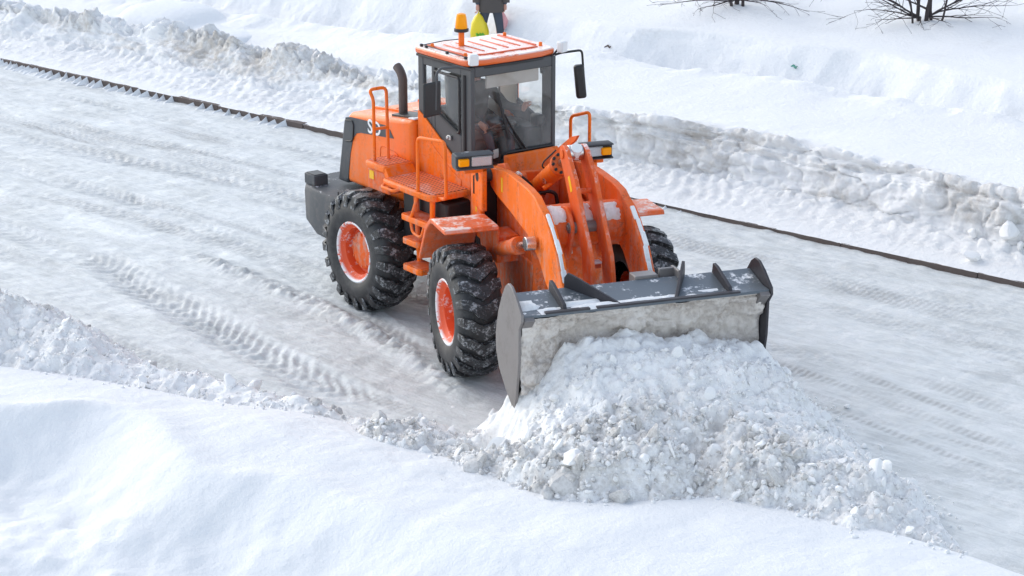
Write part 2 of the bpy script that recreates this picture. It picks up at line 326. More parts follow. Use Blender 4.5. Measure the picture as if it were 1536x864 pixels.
class MB:
    def __init__(s): s.v = []; s.f = []
    def add(s, vs, fs):
        b = len(s.v); s.v += [tuple(map(float, v)) for v in vs]; s.f += [tuple(b+i for i in f) for f in fs]; return s
    def box(s, c, d, R=None):
        vs = [Vector((x*d[0]/2, y*d[1]/2, z*d[2]/2)) for x in (-1, 1) for y in (-1, 1) for z in (-1, 1)]
        if R is not None: vs = [R@v for v in vs]
        return s.add([Vector(c)+v for v in vs], [(0, 1, 3, 2), (4, 6, 7, 5), (0, 4, 5, 1), (2, 3, 7, 6), (0, 2, 6, 4), (1, 5, 7, 3)])
    def bx(s, x0, x1, y0, y1, z0, z1): return s.box(((x0+x1)/2, (y0+y1)/2, (z0+z1)/2), (x1-x0, y1-y0, z1-z0))
    def prism(s, poly, x0, x1):       # polygon in (y, z), extruded along x
        n = len(poly); vs = [(x0, y, z) for y, z in poly]+[(x1, y, z) for y, z in poly]
        return s.add(vs, [tuple(range(n))[::-1], tuple(range(n, 2*n))]+[(i, (i+1) % n, n+(i+1) % n, n+i) for i in range(n)])
    def slab(s, poly, z0, z1):        # polygon in (x, y), extruded along z
        n = len(poly); vs = [(x, y, z0) for x, y in poly]+[(x, y, z1) for x, y in poly]
        return s.add(vs, [tuple(range(n))[::-1], tuple(range(n, 2*n))]+[(i, (i+1) % n, n+(i+1) % n, n+i) for i in range(n)])
    def plate(s, pts, t):             # flat polygon given in 3D, thickened along its normal
        P = [Vector(p) for p in pts]; nrm = Vector((0, 0, 0))
        for i in range(len(P)): nrm += P[i].cross(P[(i+1) % len(P)])
        nrm.normalize(); n = len(P); vs = [p-nrm*t/2 for p in P]+[p+nrm*t/2 for p in P]
        return s.add(vs, [tuple(range(n))[::-1], tuple(range(n, 2*n))]+[(i, (i+1) % n, n+(i+1) % n, n+i) for i in range(n)])
    def tube(s, path, r, seg=10, caps=True):
        P = [Vector(p) for p in path]; n = len(P); rr = r if isinstance(r, (list, tuple)) else [r]*n
        t0 = (P[1]-P[0]).normalized(); a = Vector((0, 0, 1)) if abs(t0.z) < .9 else Vector((1, 0, 0))
        u = t0.cross(a).normalized(); vs = []
        for i in range(n):
            t = ((P[i]-P[i-1]).normalized() if i else Vector()) + ((P[i+1]-P[i]).normalized() if i < n-1 else Vector())
            t = t.normalized(); u = (u-t*u.dot(t)).normalized(); w = t.cross(u)
            vs += [P[i]+(u*math.cos(2*math.pi*k/seg)+w*math.sin(2*math.pi*k/seg))*rr[i] for k in range(seg)]
        fs = [(i*seg+k, i*seg+(k+1) % seg, (i+1)*seg+(k+1) % seg, (i+1)*seg+k) for i in range(n-1) for k in range(seg)]
        if caps: fs += [tuple(range(seg))[::-1], tuple((n-1)*seg+k for k in range(seg))]
        return s.add(vs, fs)
    def cyl(s, a, b, r, r2=None, seg=20): return s.tube([a, b], [r, r if r2 is None else r2], seg)
    def lathe(s, prof, c, seg=48):    # profile of (x, r) about the x axis through c
        n = len(prof); vs = []
        for k in range(seg):
            a = 2*math.pi*k/seg
            vs += [(c[0]+x, c[1]+r*math.cos(a), c[2]+r*math.sin(a)) for x, r in prof]
        return s.add(vs, [(k*n+i, k*n+i+1, ((k+1) % seg)*n+i+1, ((k+1) % seg)*n+i) for k in range(seg) for i in range(n-1)])
    def build(s, name, mat, parent=None, front=False, bevel=.008, smooth=True, angle=40, seg=2):
        me = bpy.data.meshes.new(name); me.from_pydata(s.v, [], s.f)
        bm = bmesh.new(); bm.from_mesh(me); bmesh.ops.recalc_face_normals(bm, faces=bm.faces); bm.to_mesh(me); bm.free()
        if smooth:
            me.polygons.foreach_set('use_smooth', np.ones(len(me.polygons), bool)); me.set_sharp_from_angle(angle=math.radians(angle))
        o = link(name, me, mat, parent)
        if front: o.rotation_euler.z = TH
        if bevel:
            b = o.modifiers.new('bevel', 'BEVEL'); b.width = bevel; b.segments = seg; b.limit_method = 'ANGLE'; b.angle_limit = math.radians(35)
        return o
def arc(pts, r=.06, n=4):             # round the corners of a polyline
    P = [Vector(p) for p in pts]; out = [P[0]]
    for i in range(1, len(P)-1):
        a, b, c = P[i-1], P[i], P[i+1]; d1 = (a-b); d2 = (c-b); rr = min(r, d1.length*.45, d2.length*.45)
        p, q_ = b+d1.normalized()*rr, b+d2.normalized()*rr
        out += [(p*(1-t)+b*t)*(1-t)+(b*(1-t)+q_*t)*t for t in [k/n for k in range(n+1)]]
    return out+[P[-1]]
def empty(name, loc=(0, 0, 0), parent=None):
    o = bpy.data.objects.new(name, None); COL.objects.link(o); o.location = loc; o.empty_display_size = .2
    if parent is not None: o.parent = parent
    return o

# ------------------------------------------------------------------ the setting
KERB_V = -.32
u_ax = np.concatenate([np.linspace(-70, -20, 40)[:-1], np.arange(-20, 13, .033), np.linspace(13, 60, 36)])
rng2 = np.random.default_rng(5)
def lanes(u, v):
    """tyre tracks on the packed snow: height and dirt"""
    h = np.zeros_like(u); d = np.zeros_like(u)
    def lane(pts, width, depth, pitch, lug, dirt=0, seed=1, vee=1.1):
        nonlocal h, d
        c = smoothed(curve([guv(x, y, 0) for x, y in pts]), .8)
        us = [guv(x, y, 0)[0] for x, y in pts]
        t = v-c(u); ends = sst(min(us)-.2, min(us)+.8, u)*(1-sst(max(us)-.8, max(us)+.2, u))
        k = np.exp(-(t/(width*.5))**6)*ends*np.clip(.75+.6*fbm(u*.6, v*.6, 2, seed), .25, 1.1)
        w = np.sin(2*np.pi*(u/pitch+np.abs(t)*vee/pitch)+2.6*fbm(u*1.1, v*2, 3, seed+3))*np.clip(.85+.6*fbm(u*2.2, v*3.5, 2, seed+7), .3, 1.2)
        rim = np.exp(-((np.abs(t)-width*.55)/.06)**2)*ends
        h += k*(-.8*depth+.58*lug*np.tanh(1.5*w)+.3*lug*fbm(u*9, v*9, 3, seed+11))+rim*depth*.6
        d += k*dirt
    lane([(130, 380), (300, 475), (420, 545), (560, 612)], .62, .024, .20, .026, .10, 1)
    lane([(-20, 330), (150, 400), (300, 490), (420, 560), (520, 606)], .50, .018, .19, .022, .08, 5)
    lane([(0, 205), (150, 235), (300, 262), (470, 300)], .55, .018, .19, .020, .16, 9)
    lane([(0, 250), (200, 300), (380, 375), (500, 440), (640, 545)], .50, .020, .17, .022, .08, 13)
    lane([(60, 175), (220, 215), (420, 245)], .35, .012, .13, .012, .22, 17)
    lane([(985, 330), (1100, 372), (1300, 420), (1536, 480)], .5, .010, .18, .008, .10, 21)
    lane([(1180, 420), (1320, 470), (1536, 540)], .4, .008, .14, .007, .12, 25)
    for pts, wd, s in (([(1150, 540), (1300, 590), (1420, 640), (1536, 678)], .16, .62), ([(1150, 565), (1230, 595), (1310, 615)], .08, .55),
                       ([(1255, 550), (1370, 590), (1480, 640)], .12, .50), ([(1370, 640), (1470, 672), (1510, 686)], .09, .45),
                       ([(1360, 475), (1410, 500)], .08, .6), ([(1455, 510), (1490, 528)], .16, .7), ([(1470, 525), (1536, 552)], .10, .5),
                       ([(1190, 590), (1340, 650), (1536, 722)], .10, .25), ([(1350, 560), (1536, 625)], .22, .22),
                       ([(170, 210), (330, 238)], .14, .4), ([(20, 180), (190, 232)], .10, .3)):
        lane(pts, wd*1.15, .005, .075, .004, s*1.25, int(pts[0][0]))
    for i in range(22):                             # older, half-erased wheel tracks running along the road
        c0 = rng2.uniform(-8.6, -.9); sl = rng2.uniform(-.05, .03); u0 = rng2.uniform(-19, 2); u1 = u0+rng2.uniform(6, 15); wd = rng2.uniform(.18, .5); pt = rng2.uniform(.09, .2)
        cc = c0+sl*(u-u0)+.08*np.sin(u*.5+i); t = v-cc; k = np.exp(-(t/(wd*.5))**6)*sst(u0, u0+2, u)*(1-sst(u1-2, u1, u))*np.clip(.7+.7*fbm(u*.7, v*.7, 3, 300+i), .05, 1)
        w = np.sin(2*np.pi*(u/pt+np.abs(t)*1.2/pt)+2*fbm(u, v*2, 2, 330+i)); h += k*(-.009+.009*np.tanh(1.5*w)); d += k*rng2.uniform(.10, .34)
    # ridge of crumbs pushed aside behind the rear wheel, and the scraped smooth sweep
    c = smoothed(curve([guv(x, y, 0) for x, y in ((270, 372), (340, 405), (420, 440), (520, 480), (600, 520), (690, 590))]), .6)
    u0, u1 = guv(290, 380, 0)[0], guv(690, 590, 0)[0]
    k = np.exp(-((v-c(u))/.16)**2)*sst(u0-.3, u0+.6, u)*(1-sst(u1-.2, u1+.3, u))
    h += k*(.03+.04*rock(u*9, v*9, 31)+.05*rock(u*4.3, v*4.3, 33)+.02*fbm(u*6, v*6, 3, 35)); d += k*.25
    return h, d
dc = smoothed(curve([(-22, -12.2), (-6, -11.6), (-2, -11.0)]+[guv(x, y, .3) for x, y in ((690, 695), (800, 735), (900, 752))]+[guv(x, y, .16) for x, y in ((0, 548), (180, 575), (330, 605), (440, 615), (550, 640))]+[(7.35, -9.05), (7.75, -8.55), guv(1200, 765, .3), guv(1300, 790, .3), guv(1400, 815, .3), guv(1536, 862, .3), (13, -8.4), (25, -8.8)]), .30)
# road: one sheet from the kerb to under the near drift
v_ax = np.concatenate([np.arange(-13, -9.6, .06), np.arange(-9.6, -.33, .032), [-.325, -.25]])
Ug, Vg = np.meshgrid(u_ax, v_ax)
hh, dd = lanes(Ug, Vg)
hh += .012*fbm(Ug*.35, Vg*.8, 3, 41)+.008*fbm(Ug*1.2, Vg*4, 3, 43)+.006*np.maximum(0, fbm(Ug*2.5, Vg*9, 3, 45))
hh += .006*fbm(Ug*7, Vg*7, 3, 46)+.025*np.clip(fbm(Ug*1.7, Vg*2, 4, 47)-.1, 0, 1)*sst(-.62, -.36, Vg)
hh -= 1.3*sst(.5, .9, dc(Ug)-Vg)
road = terrain_obj('road', grid_mesh('road', Ug, Vg, hh, {'dirt': np.clip(dd, 0, 1)}), M['road'])
tag(road, kind='structure')

# kerb of separate stones along the far side
kerb = empty('kerb', (K0[0], K0[1], 0)); kerb.rotation_euler.z = TERR_ROT; tag(kerb, kind='structure')
ks = MB().bx(0, .993, KERB_V, KERB_V+.14, -.1, .062); first = None
u = -45.0
while u < 40:
    if first is None: o = first = ks.build('kerb_stone', M['kerb'], kerb, bevel=.006)
    else:
        o = first.copy(); COL.objects.link(o)
    o.location = (u, rnd.uniform(-.008, .008), rnd.uniform(-.008, .0)+(.03 if u < -4 else 0)); o.rotation_euler = (rnd.uniform(-.01, .01), 0, rnd.uniform(-.004, .004)); u += 1.0
# combed teeth of snow left against the kerb
tm = MB()
for a, b, st in ((-13.9, -9.0, .20), (-8.6, -6.3, .22), (-13.8, -12.2, .21), (.4, 1.6, .26)):
    u = a
    while u < b:
        w = st*rnd.uniform(.40, .55); hgt = rnd.uniform(.05, .11)*(1 if u < -1 else .6); dpt = rnd.uniform(.16, .3); du = rnd.uniform(-.05, .05)
        y0 = KERB_V-.002
        tm.add([(u-w*.55, y0, -.02), (u+w*.55, y0, -.02), (u, y0, hgt), (u+du-w*.3, y0-dpt, -.02), (u+du+w*.3, y0-dpt, -.02), (u+du, y0-dpt*.45, hgt*.45)],
               [(0, 2, 5, 3), (1, 4, 5, 2), (3, 5, 4), (0, 1, 2)]); u += st*rnd.uniform(.85, 1.15)
teeth = tm.build('snow_combs', M['snow_soft'], None, bevel=0); teeth.location = (K0[0], K0[1], 0); teeth.rotation_euler.z = TERR_ROT
tag(teeth, 'small combed teeth of snow against the dark kerb', 'snow', kind='stuff')

# the far bank, cut wall, snow field and foot trench: profile swept along the kerb
vb = smoothed(curve([(-16, .75)]+[guv(x, y, .2) for x, y in ((0, 52), (200, 80), (400, 125), (500, 145))]+[guv(x, y, .25) for x, y in ((940, 240), (1080, 265), (1230, 295), (1369, 331), (1536, 375))]), .5)
vc = smoothed(curve([(-18, 1.2), (-15.6, 1.15), (-13, 1.4), (-11, 1.75), (-9, 1.62), (-6.5, 1.5), (-4, 1.1)]+[guv(x, y, .9) for x, y in ((850, 160), (1000, 182), (1089, 191), (1247, 224), (1400, 260), (1536, 295))]), .5)
zc = lambda u: np.interp(u, [-20, -13, -10, -6.5, -4, -2, 3, 12], [.50, .52, .54, .50, .70, .88, .9, .92])
vt1 = smoothed(curve([(-16, 3.5), (-13, 3.4)]+[guv(x, y, .95) for x, y in ((382, 2), (446, 10), (519, 22), (620, 44), (875, 76), (962, 87), (1048, 102), (1140, 110), (1206, 122), (1283, 135), (1370, 153), (1471, 168), (1536, 178))]), .25)
vt2 = smoothed(curve([(-16, 6.2), (-9, 6.2)]+[guv(x, y, .95) for x, y in ((860, 23), (936, 41), (1064, 48), (1196, 66), (1318, 79), (1420, 104), (1536, 125))]), .4)
right = sst(-4.5, -2.0, u_ax)
def knots(u):
    b, c, t1, t2, z = vb(u), vc(u), vt1(u), vt2(u), zc(u); o = np.ones_like(u); r = sst(-4.5, -2.0, u)
    b = np.minimum(b, c-.06)
    kv = [KERB_V+(.003+.004*fbm(u*4, 0*u, 4, 49))*o, KERB_V+.30*o, (KERB_V+b)/2+.1, b-.12, b, b+(c-b)*(.55-.3*r), c-.02, c+.10, c+.5, (c+t1)/2, t1-.5, t1, t1+.28, t1+.75, t2-.75, t2-.2, t2, t2+.4, 9.2*o, 20*o, 90*o]
    kz = [(.057+.003*fbm(u*5, 0*u, 3, 50)+.026*(u < -4))*o, .112*o, .15*o, .19+.02*r, .25*o, .25+(z-.25)*(.62-.05*r), z-.04, z, np.interp(u, [-10, -7], [-.18, .01])+z, np.interp(u, [-13, -9, -6], [.28, .45, .86])-.02*r, np.interp(u, [-13, -9, -6], [.34, .6, .9]), np.interp(u, [-13, -9, -6], [.42, .7, .95]), .62*o, .16*o, .12*o, .82*o, .95*o, .98*o, 1.02*o, 1.15*o, 1.3*o]
    return np.array(kv), np.array(kz)
kv, kz = knots(u_ax)
rows = [4, 14, 16, 8, 18, 28, 12, 10, 14, 14, 10, 8, 10, 14, 16, 6, 8, 20, 18, 10]
PV, PZ, seg = [], [], []
for i, n in enumerate(rows):
    for k in range(n):
        t = k/n; PV.append(kv[i]*(1-t)+kv[i+1]*t); PZ.append(kz[i]*(1-t)+kz[i+1]*t); seg.append(i+t)
PV.append(kv[-1]); PZ.append(kz[-1]); seg.append(len(rows)); PV = np.array(PV); PZ = np.array(PZ); seg = np.array(seg)
for _ in range(2):                                  # soften the corners of the profile
    for A in (PV, PZ): A[1:-1] = .25*A[:-2]+.5*A[1:-1]+.25*A[2:]
Us = np.broadcast_to(u_ax, PV.shape).copy()
dV = np.gradient(PV, axis=0); dZ = np.gradient(PZ, axis=0); L = np.hypot(dV, dZ)+1e-9; NV, NZ = -dZ/L, dV/L
S = np.cumsum(L, 0); sg = seg[:, None]*np.ones_like(PV)
def band(a, b, f=.5): return sst(a-f, a+f, sg)*(1-sst(b-f, b+f, sg))
wall = band(3.6, 7.0); strip = band(.8, 3.8); plat = band(7.6, 11, .5); tr = band(11.3, 15.8); crest = band(5.5, 7.6, .5); far = sst(16.5, 18, sg)
left = 1-sst(-4.5, -2.0, Us)
n_w = .05*fbm(Us*1.0, S*1.4, 5, 51, .55)+.035*rock(Us*1.6, S*1.9, 53)+.03*fbm(Us*3.2, S*.9, 3, 54)+.018*ridged(Us*.7, S*5.5, 55)+.014*rock(Us*9, S*9, 56)+.014*fbm(Us*9, S*8, 4, 57)
cap = (1-left)*sst(-.5, .1, fbm(Us*.6, 0*S, 3, 58)+.25)
n_w += cap*(.055*band(6.0, 6.9, .12)-.05*np.exp(-((sg-5.75-.12*fbm(Us*1.5, 0*S, 3, 60))/.10)**2))-.05*crack(Us*1.3, S*1.7, 59)*(1-left)-.02*crack(Us*3.5, S*4.5, 60)
n_w += -.06*sst(.3, .7, fbm(Us*1.1, S*3.5, 3, 59))*(1-left)
n_w -= .05*np.exp(-((S-np.median(S[np.searchsorted(seg, 6.0)])+.06*fbm(Us*.6, 0*S, 2, 61))/.03)**2)*(1-left)*sst(-.3, .2, fbm(Us*.8, 0*S+4, 2, 62))
lump = left*crest*(.13*fbm(Us*1.3, S*1.6, 3, 63)+.12*rock(Us*3.2, S*3.2, 65)+.08*rock(Us*7, S*7, 64)+.07*fbm(Us*7, S*7, 4, 66)+.22*np.exp(-((Us+11.75)/.38)**2)+.12*np.exp(-((Us+8.3)/.25)**2)+.1*np.exp(-((Us+5.9)/.3)**2))
chunk = .009*np.sin(2*np.pi*(Us/.24+S*1.6)+2.5*fbm(Us*1.3, S*2, 2, 67))*sst(.5, 1.6, sg)*np.clip(.4+fbm(Us*.7, S*1.5, 2, 68), 0, 1.2)+.016*fbm(Us*3, S*4, 5, 69, .6)+.025*rock(Us*5, S*6, 71)*sst(-.2, .5, fbm(Us*.9, S*1.2, 2, 72))+.06*rock(Us*4, S*4.3, 73)*band(2.6, 4, .6)+.015*rock(Us*14, S*14, 74)
n = wall*n_w*(1-.35*left)+lump+strip*chunk
n += left*band(2.5, 6, .6)*(.06*fbm(Us*1.8, S*2.6, 5, 75)+.05*rock(Us*4, S*4, 77)*sst(-.1,.4,fbm(Us*.8,S*.8,2,78))+.02*rock(Us*9, S*9, 79))
n += plat*(.035*fbm(Us*.5, S*.8, 2, 81)+.006*fbm(Us*3, S*3, 3, 83))+.05*band(10.4, 11.8, .4)*(fbm(Us*1.6, S*1.5, 3, 85)+.6*dome(Us*1.7, S*2, 86)*sst(0, .4, fbm(Us*.7, S*0, 2, 87)))
n += tr*(.035*fbm(Us*1.1, S*1.2, 3, 89)+.03*fbm(Us*4, S*4, 3, 91)*band(12.5, 14.5, .8)-.05*np.abs(fbm(Us*.9, S*.25, 2, 93))*band(14, 16, .6))
n += far*(.12*fbm(Us*.22, S*.22, 3, 95)+.01*fbm(Us*2, S*2, 3, 97))
n += .16*np.exp(-((Us+.3)/1.3)**2-((PV-9.2)/1.1)**2)+.12*np.exp(-((Us+4.1)/1.3)**2-((PV-8.9)/1.0)**2)
n *= sst(0, .6, sg)
dirt = wall*sst(-.15, .55, fbm(Us*.9, S*1.5, 4, 101))*.75+np.clip(lump*3, 0, .6)*sst(-.2,.4,fbm(Us*1.1,S*1.1,3,102))+strip*.10
dirt += wall*.6*np.exp(-((S-np.median(S[np.searchsorted(seg, 6.4)])+.05*fbm(Us*.6, 0*S, 2, 61))/.035)**2)*sst(-.4, .3, fbm(Us*1.5, 0*S, 2, 103))
dirt += left*band(4.5, 6.2, .5)*.55*sst(-.1, .4, fbm(Us*.5, S*5, 3, 105))
field = terrain_obj('snow_field', grid_mesh('snow_field', Us, PV+NV*n, PZ+NZ*n, {'dirt': np.clip(dirt, 0, 1)}), M['snow'])
tag(field, kind='structure')

# the smooth near drift in the foreground
hl = smoothed(curve([(-12, -13.2), (-4, -12.7)]+[guv(x, y, .4) for x, y in ((0, 625), (31, 623), (87, 615), (154, 612), (205, 625), (236, 656), (257, 687), (300, 728), (370, 718), (462, 738), (600, 790), (800, 850))]+[(10, -10.9), (14, -10.9), (25, -11.5)]), .25)
v2 = np.concatenate([np.linspace(-60, -17, 24)[:-1], np.arange(-17, -7.4, .04)])
u2 = np.concatenate([np.linspace(-60, -8, 30)[:-1], np.arange(-8, 14, .045), np.linspace(14, 50, 26)])
Ug, Vg = np.meshgrid(u2, v2); w = dc(Ug)-Vg; dl = hl(Ug)-Vg
zd = np.interp(Ug, [4.2, 5.4], [.16, .30])
H = np.where(w < 0, zd+w*1.0, zd+(.44-zd)*(1-np.exp(-np.maximum(w, 0)/.8)))
drop = sst(-.15, 1.15, dl)
H = H-.46*drop-.05*np.maximum(0, dl-.8)*(dl < 20)+.05*np.exp(-((dl+.12)/.25)**2)
H += (.03*fbm(Ug*.7, Vg*.7, 3, 111)+.012*fbm(Ug*2.6, Vg*1.2, 3, 113))*sst(-.1, .6, w)
H += drop*(.05*fbm(Ug*1.3, Vg*1.3, 3, 115)+.02*fbm(Ug*5, Vg*5, 3, 117)+.03*dome(Ug*3.1, Vg*3.1, 119)*sst(.1, .5, fbm(Ug*.8, Vg*.8, 2, 121)))
H += .015*dome(Ug*6, Vg*6, 123)*sst(.25, .6, fbm(Ug*1.1, Vg*1.1, 2, 125))
drift = terrain_obj('snow_drift', grid_mesh('snow_drift', Ug, Vg, np.maximum(H, -.9), {'dirt': 0*H}, mask=(H > -.2) | (w > 0)), M['snow_soft'])
tag(drift, kind='structure')
def drift_h(u, v):
    i = np.argmin(abs(u2-u)); j = np.argmin(abs(v2-v)); return float(H[j, i])

# ------------------------------------------------------------------ heaps of broken snow
def rbf(pts):
    P = np.array(pts, float); D = np.hypot(P[:, None, 0]-P[None, :, 0], P[:, None, 1]-P[None, :, 1])
    wts = np.linalg.solve(D+1e-3*np.eye(len(P)), P[:, 2]-P[:, 2].mean())
    def f(u, v):
        r = P[:, 2].mean()+np.zeros_like(u)
        for (a, b, _), q_ in zip(P, wts): r = r+q_*np.hypot(u-a, v-b)
        return r
    return f
def fuv(x, y): return uv(rotz(np.array([x, y, 0.0]), TH))
cp = []
for x, z in ((1.27, .56), (.8, 1.08), (.1, 1.24), (-.6, 1.16), (-1.27, .88)):
    for y, f in ((4.0, 1.0), (4.25, .94)): cp.append((*fuv(x, y), z*f))
    cp.append((*fuv(x, 3.62), .42)); cp.append((*fuv(x, 3.15), .05)); cp.append((*fuv(x, 2.7), -.15))
for x, y, z in ((850, 655, .58), (930, 608, .80), (1010, 603, .80), (1100, 618, .74), (1200, 655, .62), (1300, 705, .48), (1370, 755, .30),
                (720, 648, .34), (640, 636, .28), (780, 700, .42), (700, 690, .32), (900, 700, .58), (1000, 680, .62), (1100, 690, .60), (1200, 730, .46), (1300, 770, .34),
                (1150, 572, .0), (1200, 604, .05), (1250, 645, .0), (1300, 695, .0), (1380, 755, .0), (1425, 805, .0), (1440, 820, -.12),
                (740, 615, .05), (680, 612, -.02), (600, 618, -.02)): cp.append((*guv(x, y, z), z))
for x, y in ((600, 655), (690, 695), (800, 735), (900, 752), (1080, 727), (1200, 765), (1300, 790), (1400, 815)): a, b = guv(x, y, .3); cp.append((a, b, .30)); cp.append((a+.25, b-.35, .08))
for a, b in ((4.0, -8.4), (4.6, -8.0), (7.4, -5.2), (8.4, -5.9), (9.6, -6.6), (10.3, -7.6), (6.6, -4.6), (5.2, -4.9)): cp.append((a, b, -.25))
for x, y, z in ((1.6, 4.0, -.02), (1.5, 3.7, -.1), (1.62, 4.45, .12), (1.42, 4.05, .28), (1.5, 4.25, .2)): cp.append((*fuv(x, y), z))
heap_base = rbf(cp)
wr = [(guv(x, y, z), z) for x, y, z in ((-60, 445, .62), (0, 452, .62), (60, 458, .58), (110, 495, .42), (160, 520, .32), (200, 535, .27), (300, 566, .20), (420, 594, .19), (500, 616, .20), (600, 636, .22), (660, 642, .22))]
wr_u = np.array([p[0][0] for p in wr]); wr_v = smoothed(curve([p[0] for p in wr]), .3); wr_z = lambda u: np.interp(u, np.r_[-9, wr_u], np.r_[.5, [p[1] for p in wr]])
def windrow_base(u, v):
    c, z = wr_v(u), wr_z(u); t = v-c
    return z*np.clip(1+.35*fbm(u*1.3, 0*u, 3, 161)*sst(-1, 1, u), .5, 1.3)-np.where(t > 0, t*.62, 0)-np.where(t < 0, -t*.30, 0)-.3*sst(4.4, 5.3, u)-1.2*np.maximum(0, dc(u)-.35-v)
def rough(u, v, amp):
    return amp*(.10*fbm(u*1.9, v*1.9, 4, 131)+.07*rock(u*4.2, v*4.2, 133)+.055*rock(u*9, v*9, 135)+.03*rock(u*19, v*19, 136)+.03*ridged(u*3, v*3, 137)+.010*fbm(u*30, v*30, 2, 139))
def lumpy(name, base, ur, vr, step, amp, mat, grey):
    uu, vv = np.meshgrid(np.arange(*ur, step), np.arange(*vr, step)); b = base(uu, vv)
    h = b+rough(uu, vv, amp(uu, vv))*sst(-.12, .18, b); bt = np.zeros_like(h)
    me = grid_mesh(name, uu, vv, np.maximum(h, -.12), {'dirt': grey(uu, vv)}, mask=h > -.03)
    return me, (uu, vv, h)
brk = curve([guv(x, y, z) for x, y, z in ((640, 640, .3), (850, 660, .58), (930, 612, .80), (1010, 607, .80), (1100, 622, .74), (1200, 660, .62), (1300, 712, .48), (1420, 800, .2))])
def heap_grey(u, v): return np.clip(sst(-.15, .2, brk(u)-v)*(.75+.3*fbm(u*1.5, v*1.5, 2, 141))*(1-.8*sst(8.4, 9.3, u)), 0, 1)
heap_me, heap_g = lumpy('snow_heap', heap_base, (3.9, 10.4), (-10.2, -4.3), .022, lambda u, v: .75+.2*heap_grey(u, v), None, lambda u, v: heap_grey(u, v)*.8)
heap = terrain_obj('snow_heap', heap_me, M['snow_clod'])
tag(heap, 'large heap of broken snow spilling out in front of the loader bucket', 'snow heap')
wind_me, wind_g = lumpy('snow_windrow', windrow_base, (-9.0, 5.0), (-12.2, -8.2), .026, lambda u, v: np.interp(u, [-2, 0, 1, 3, 4.4, 5], [.8, .8, .6, .5, .5, .3]), None, lambda u, v: .35*sst(0, .5, fbm(u, v, 3, 151))+.25*sst(2.6, 4, u))
wind = terrain_obj('snow_windrow', wind_me, M['snow_clod'])
tag(wind, 'long low ridge of snow clods along the road edge at left', 'snow ridge')

# clod meshes: angular lumps, shared by all copies
def clod_mesh(i, lvl=2):
    bm = bmesh.new(); bmesh.ops.create_icosphere(bm, subdivisions=lvl, radius=1.0); r = np.random.default_rng(100+i)
    pl = [(Vector(r.normal(size=3)).normalized(), r.uniform(.42, .8)) for _ in range(11)]
    ax = Vector((r.uniform(.8, 1.25), r.uniform(.8, 1.2), r.uniform(.6, .95)))
    for v in bm.verts:
        c = v.co.copy()
        for nrm, d in pl:
            k = c.dot(nrm)
            if k > d: c -= nrm*(k-d)*.9
        c *= 1+.10*math.sin(5*c.x+i)*math.cos(4*c.y-i)+r.uniform(-.05, .05)
        v.co = Vector((c.x*ax.x, c.y*ax.y, c.z*ax.z))
    me = bpy.data.meshes.new('clod'); bm.to_mesh(me); bm.free()
    me.polygons.foreach_set('use_smooth', np.ones(len(me.polygons), bool)); me.set_sharp_from_angle(angle=math.radians(22)); return me
clods_white = [clod_mesh(i) for i in range(8)]; clods_grey = [clod_mesh(i+20) for i in range(8)]
for c in clods_white: c.materials.append(M['clod_white'])
for c in clods_grey: c.materials.append(M['clod_grey'])
small = [clod_mesh(i+40, 1) for i in range(6)]
small_np = []
for c in small:
    co = np.empty(len(c.vertices)*3); c.vertices.foreach_get('co', co); small_np.append((co.reshape(-1, 3), np.array([p.vertices[:] for p in c.polygons])))
def joined_clods(name, items, mat, parent, label=None):
    vs, fs, n = [], [], 0
    for (x, y, z, s, k) in items:
        co, f = small_np[k]; a, b = rng.uniform(0, 6.28, 2); ca, sa, cb, sb = math.cos(a), math.sin(a), math.cos(b), math.sin(b)
        R = np.array([[ca, -sa, 0], [sa, ca, 0], [0, 0, 1]])@np.array([[1, 0, 0], [0, cb, -sb], [0, sb, cb]])
        vs.append((co*rng.uniform(.6, 1.35, 3))@R.T*s+np.array([x, y, z])); fs.append(f+n); n += len(co)
    vs = np.concatenate(vs); fs = np.concatenate(fs); me = bpy.data.meshes.new(name); nf = len(fs)
    me.vertices.add(len(vs)); me.vertices.foreach_set('co', vs.reshape(-1).astype(np.float32))
    me.loops.add(nf*3); me.loops.foreach_set('vertex_index', fs.reshape(-1).astype(np.int32))
    me.polygons.add(nf); me.polygons.foreach_set('loop_start', (np.arange(nf)*3).astype(np.int32)); me.polygons.foreach_set('loop_total', np.full(nf, 3, np.int32))
    me.update(calc_edges=True)
    o = link(name, me, mat, parent); o['kind'] = 'stuff'; return o
def gsample(g, u, v):
    uu, vv, h = g; j = int(round((v-vv[0, 0])/(vv[1, 0]-vv[0, 0]))); i = int(round((u-uu[0, 0])/(uu[0, 1]-uu[0, 0])))
    return h[j, i] if 0 <= j < h.shape[0] and 0 <= i < h.shape[1] else -1
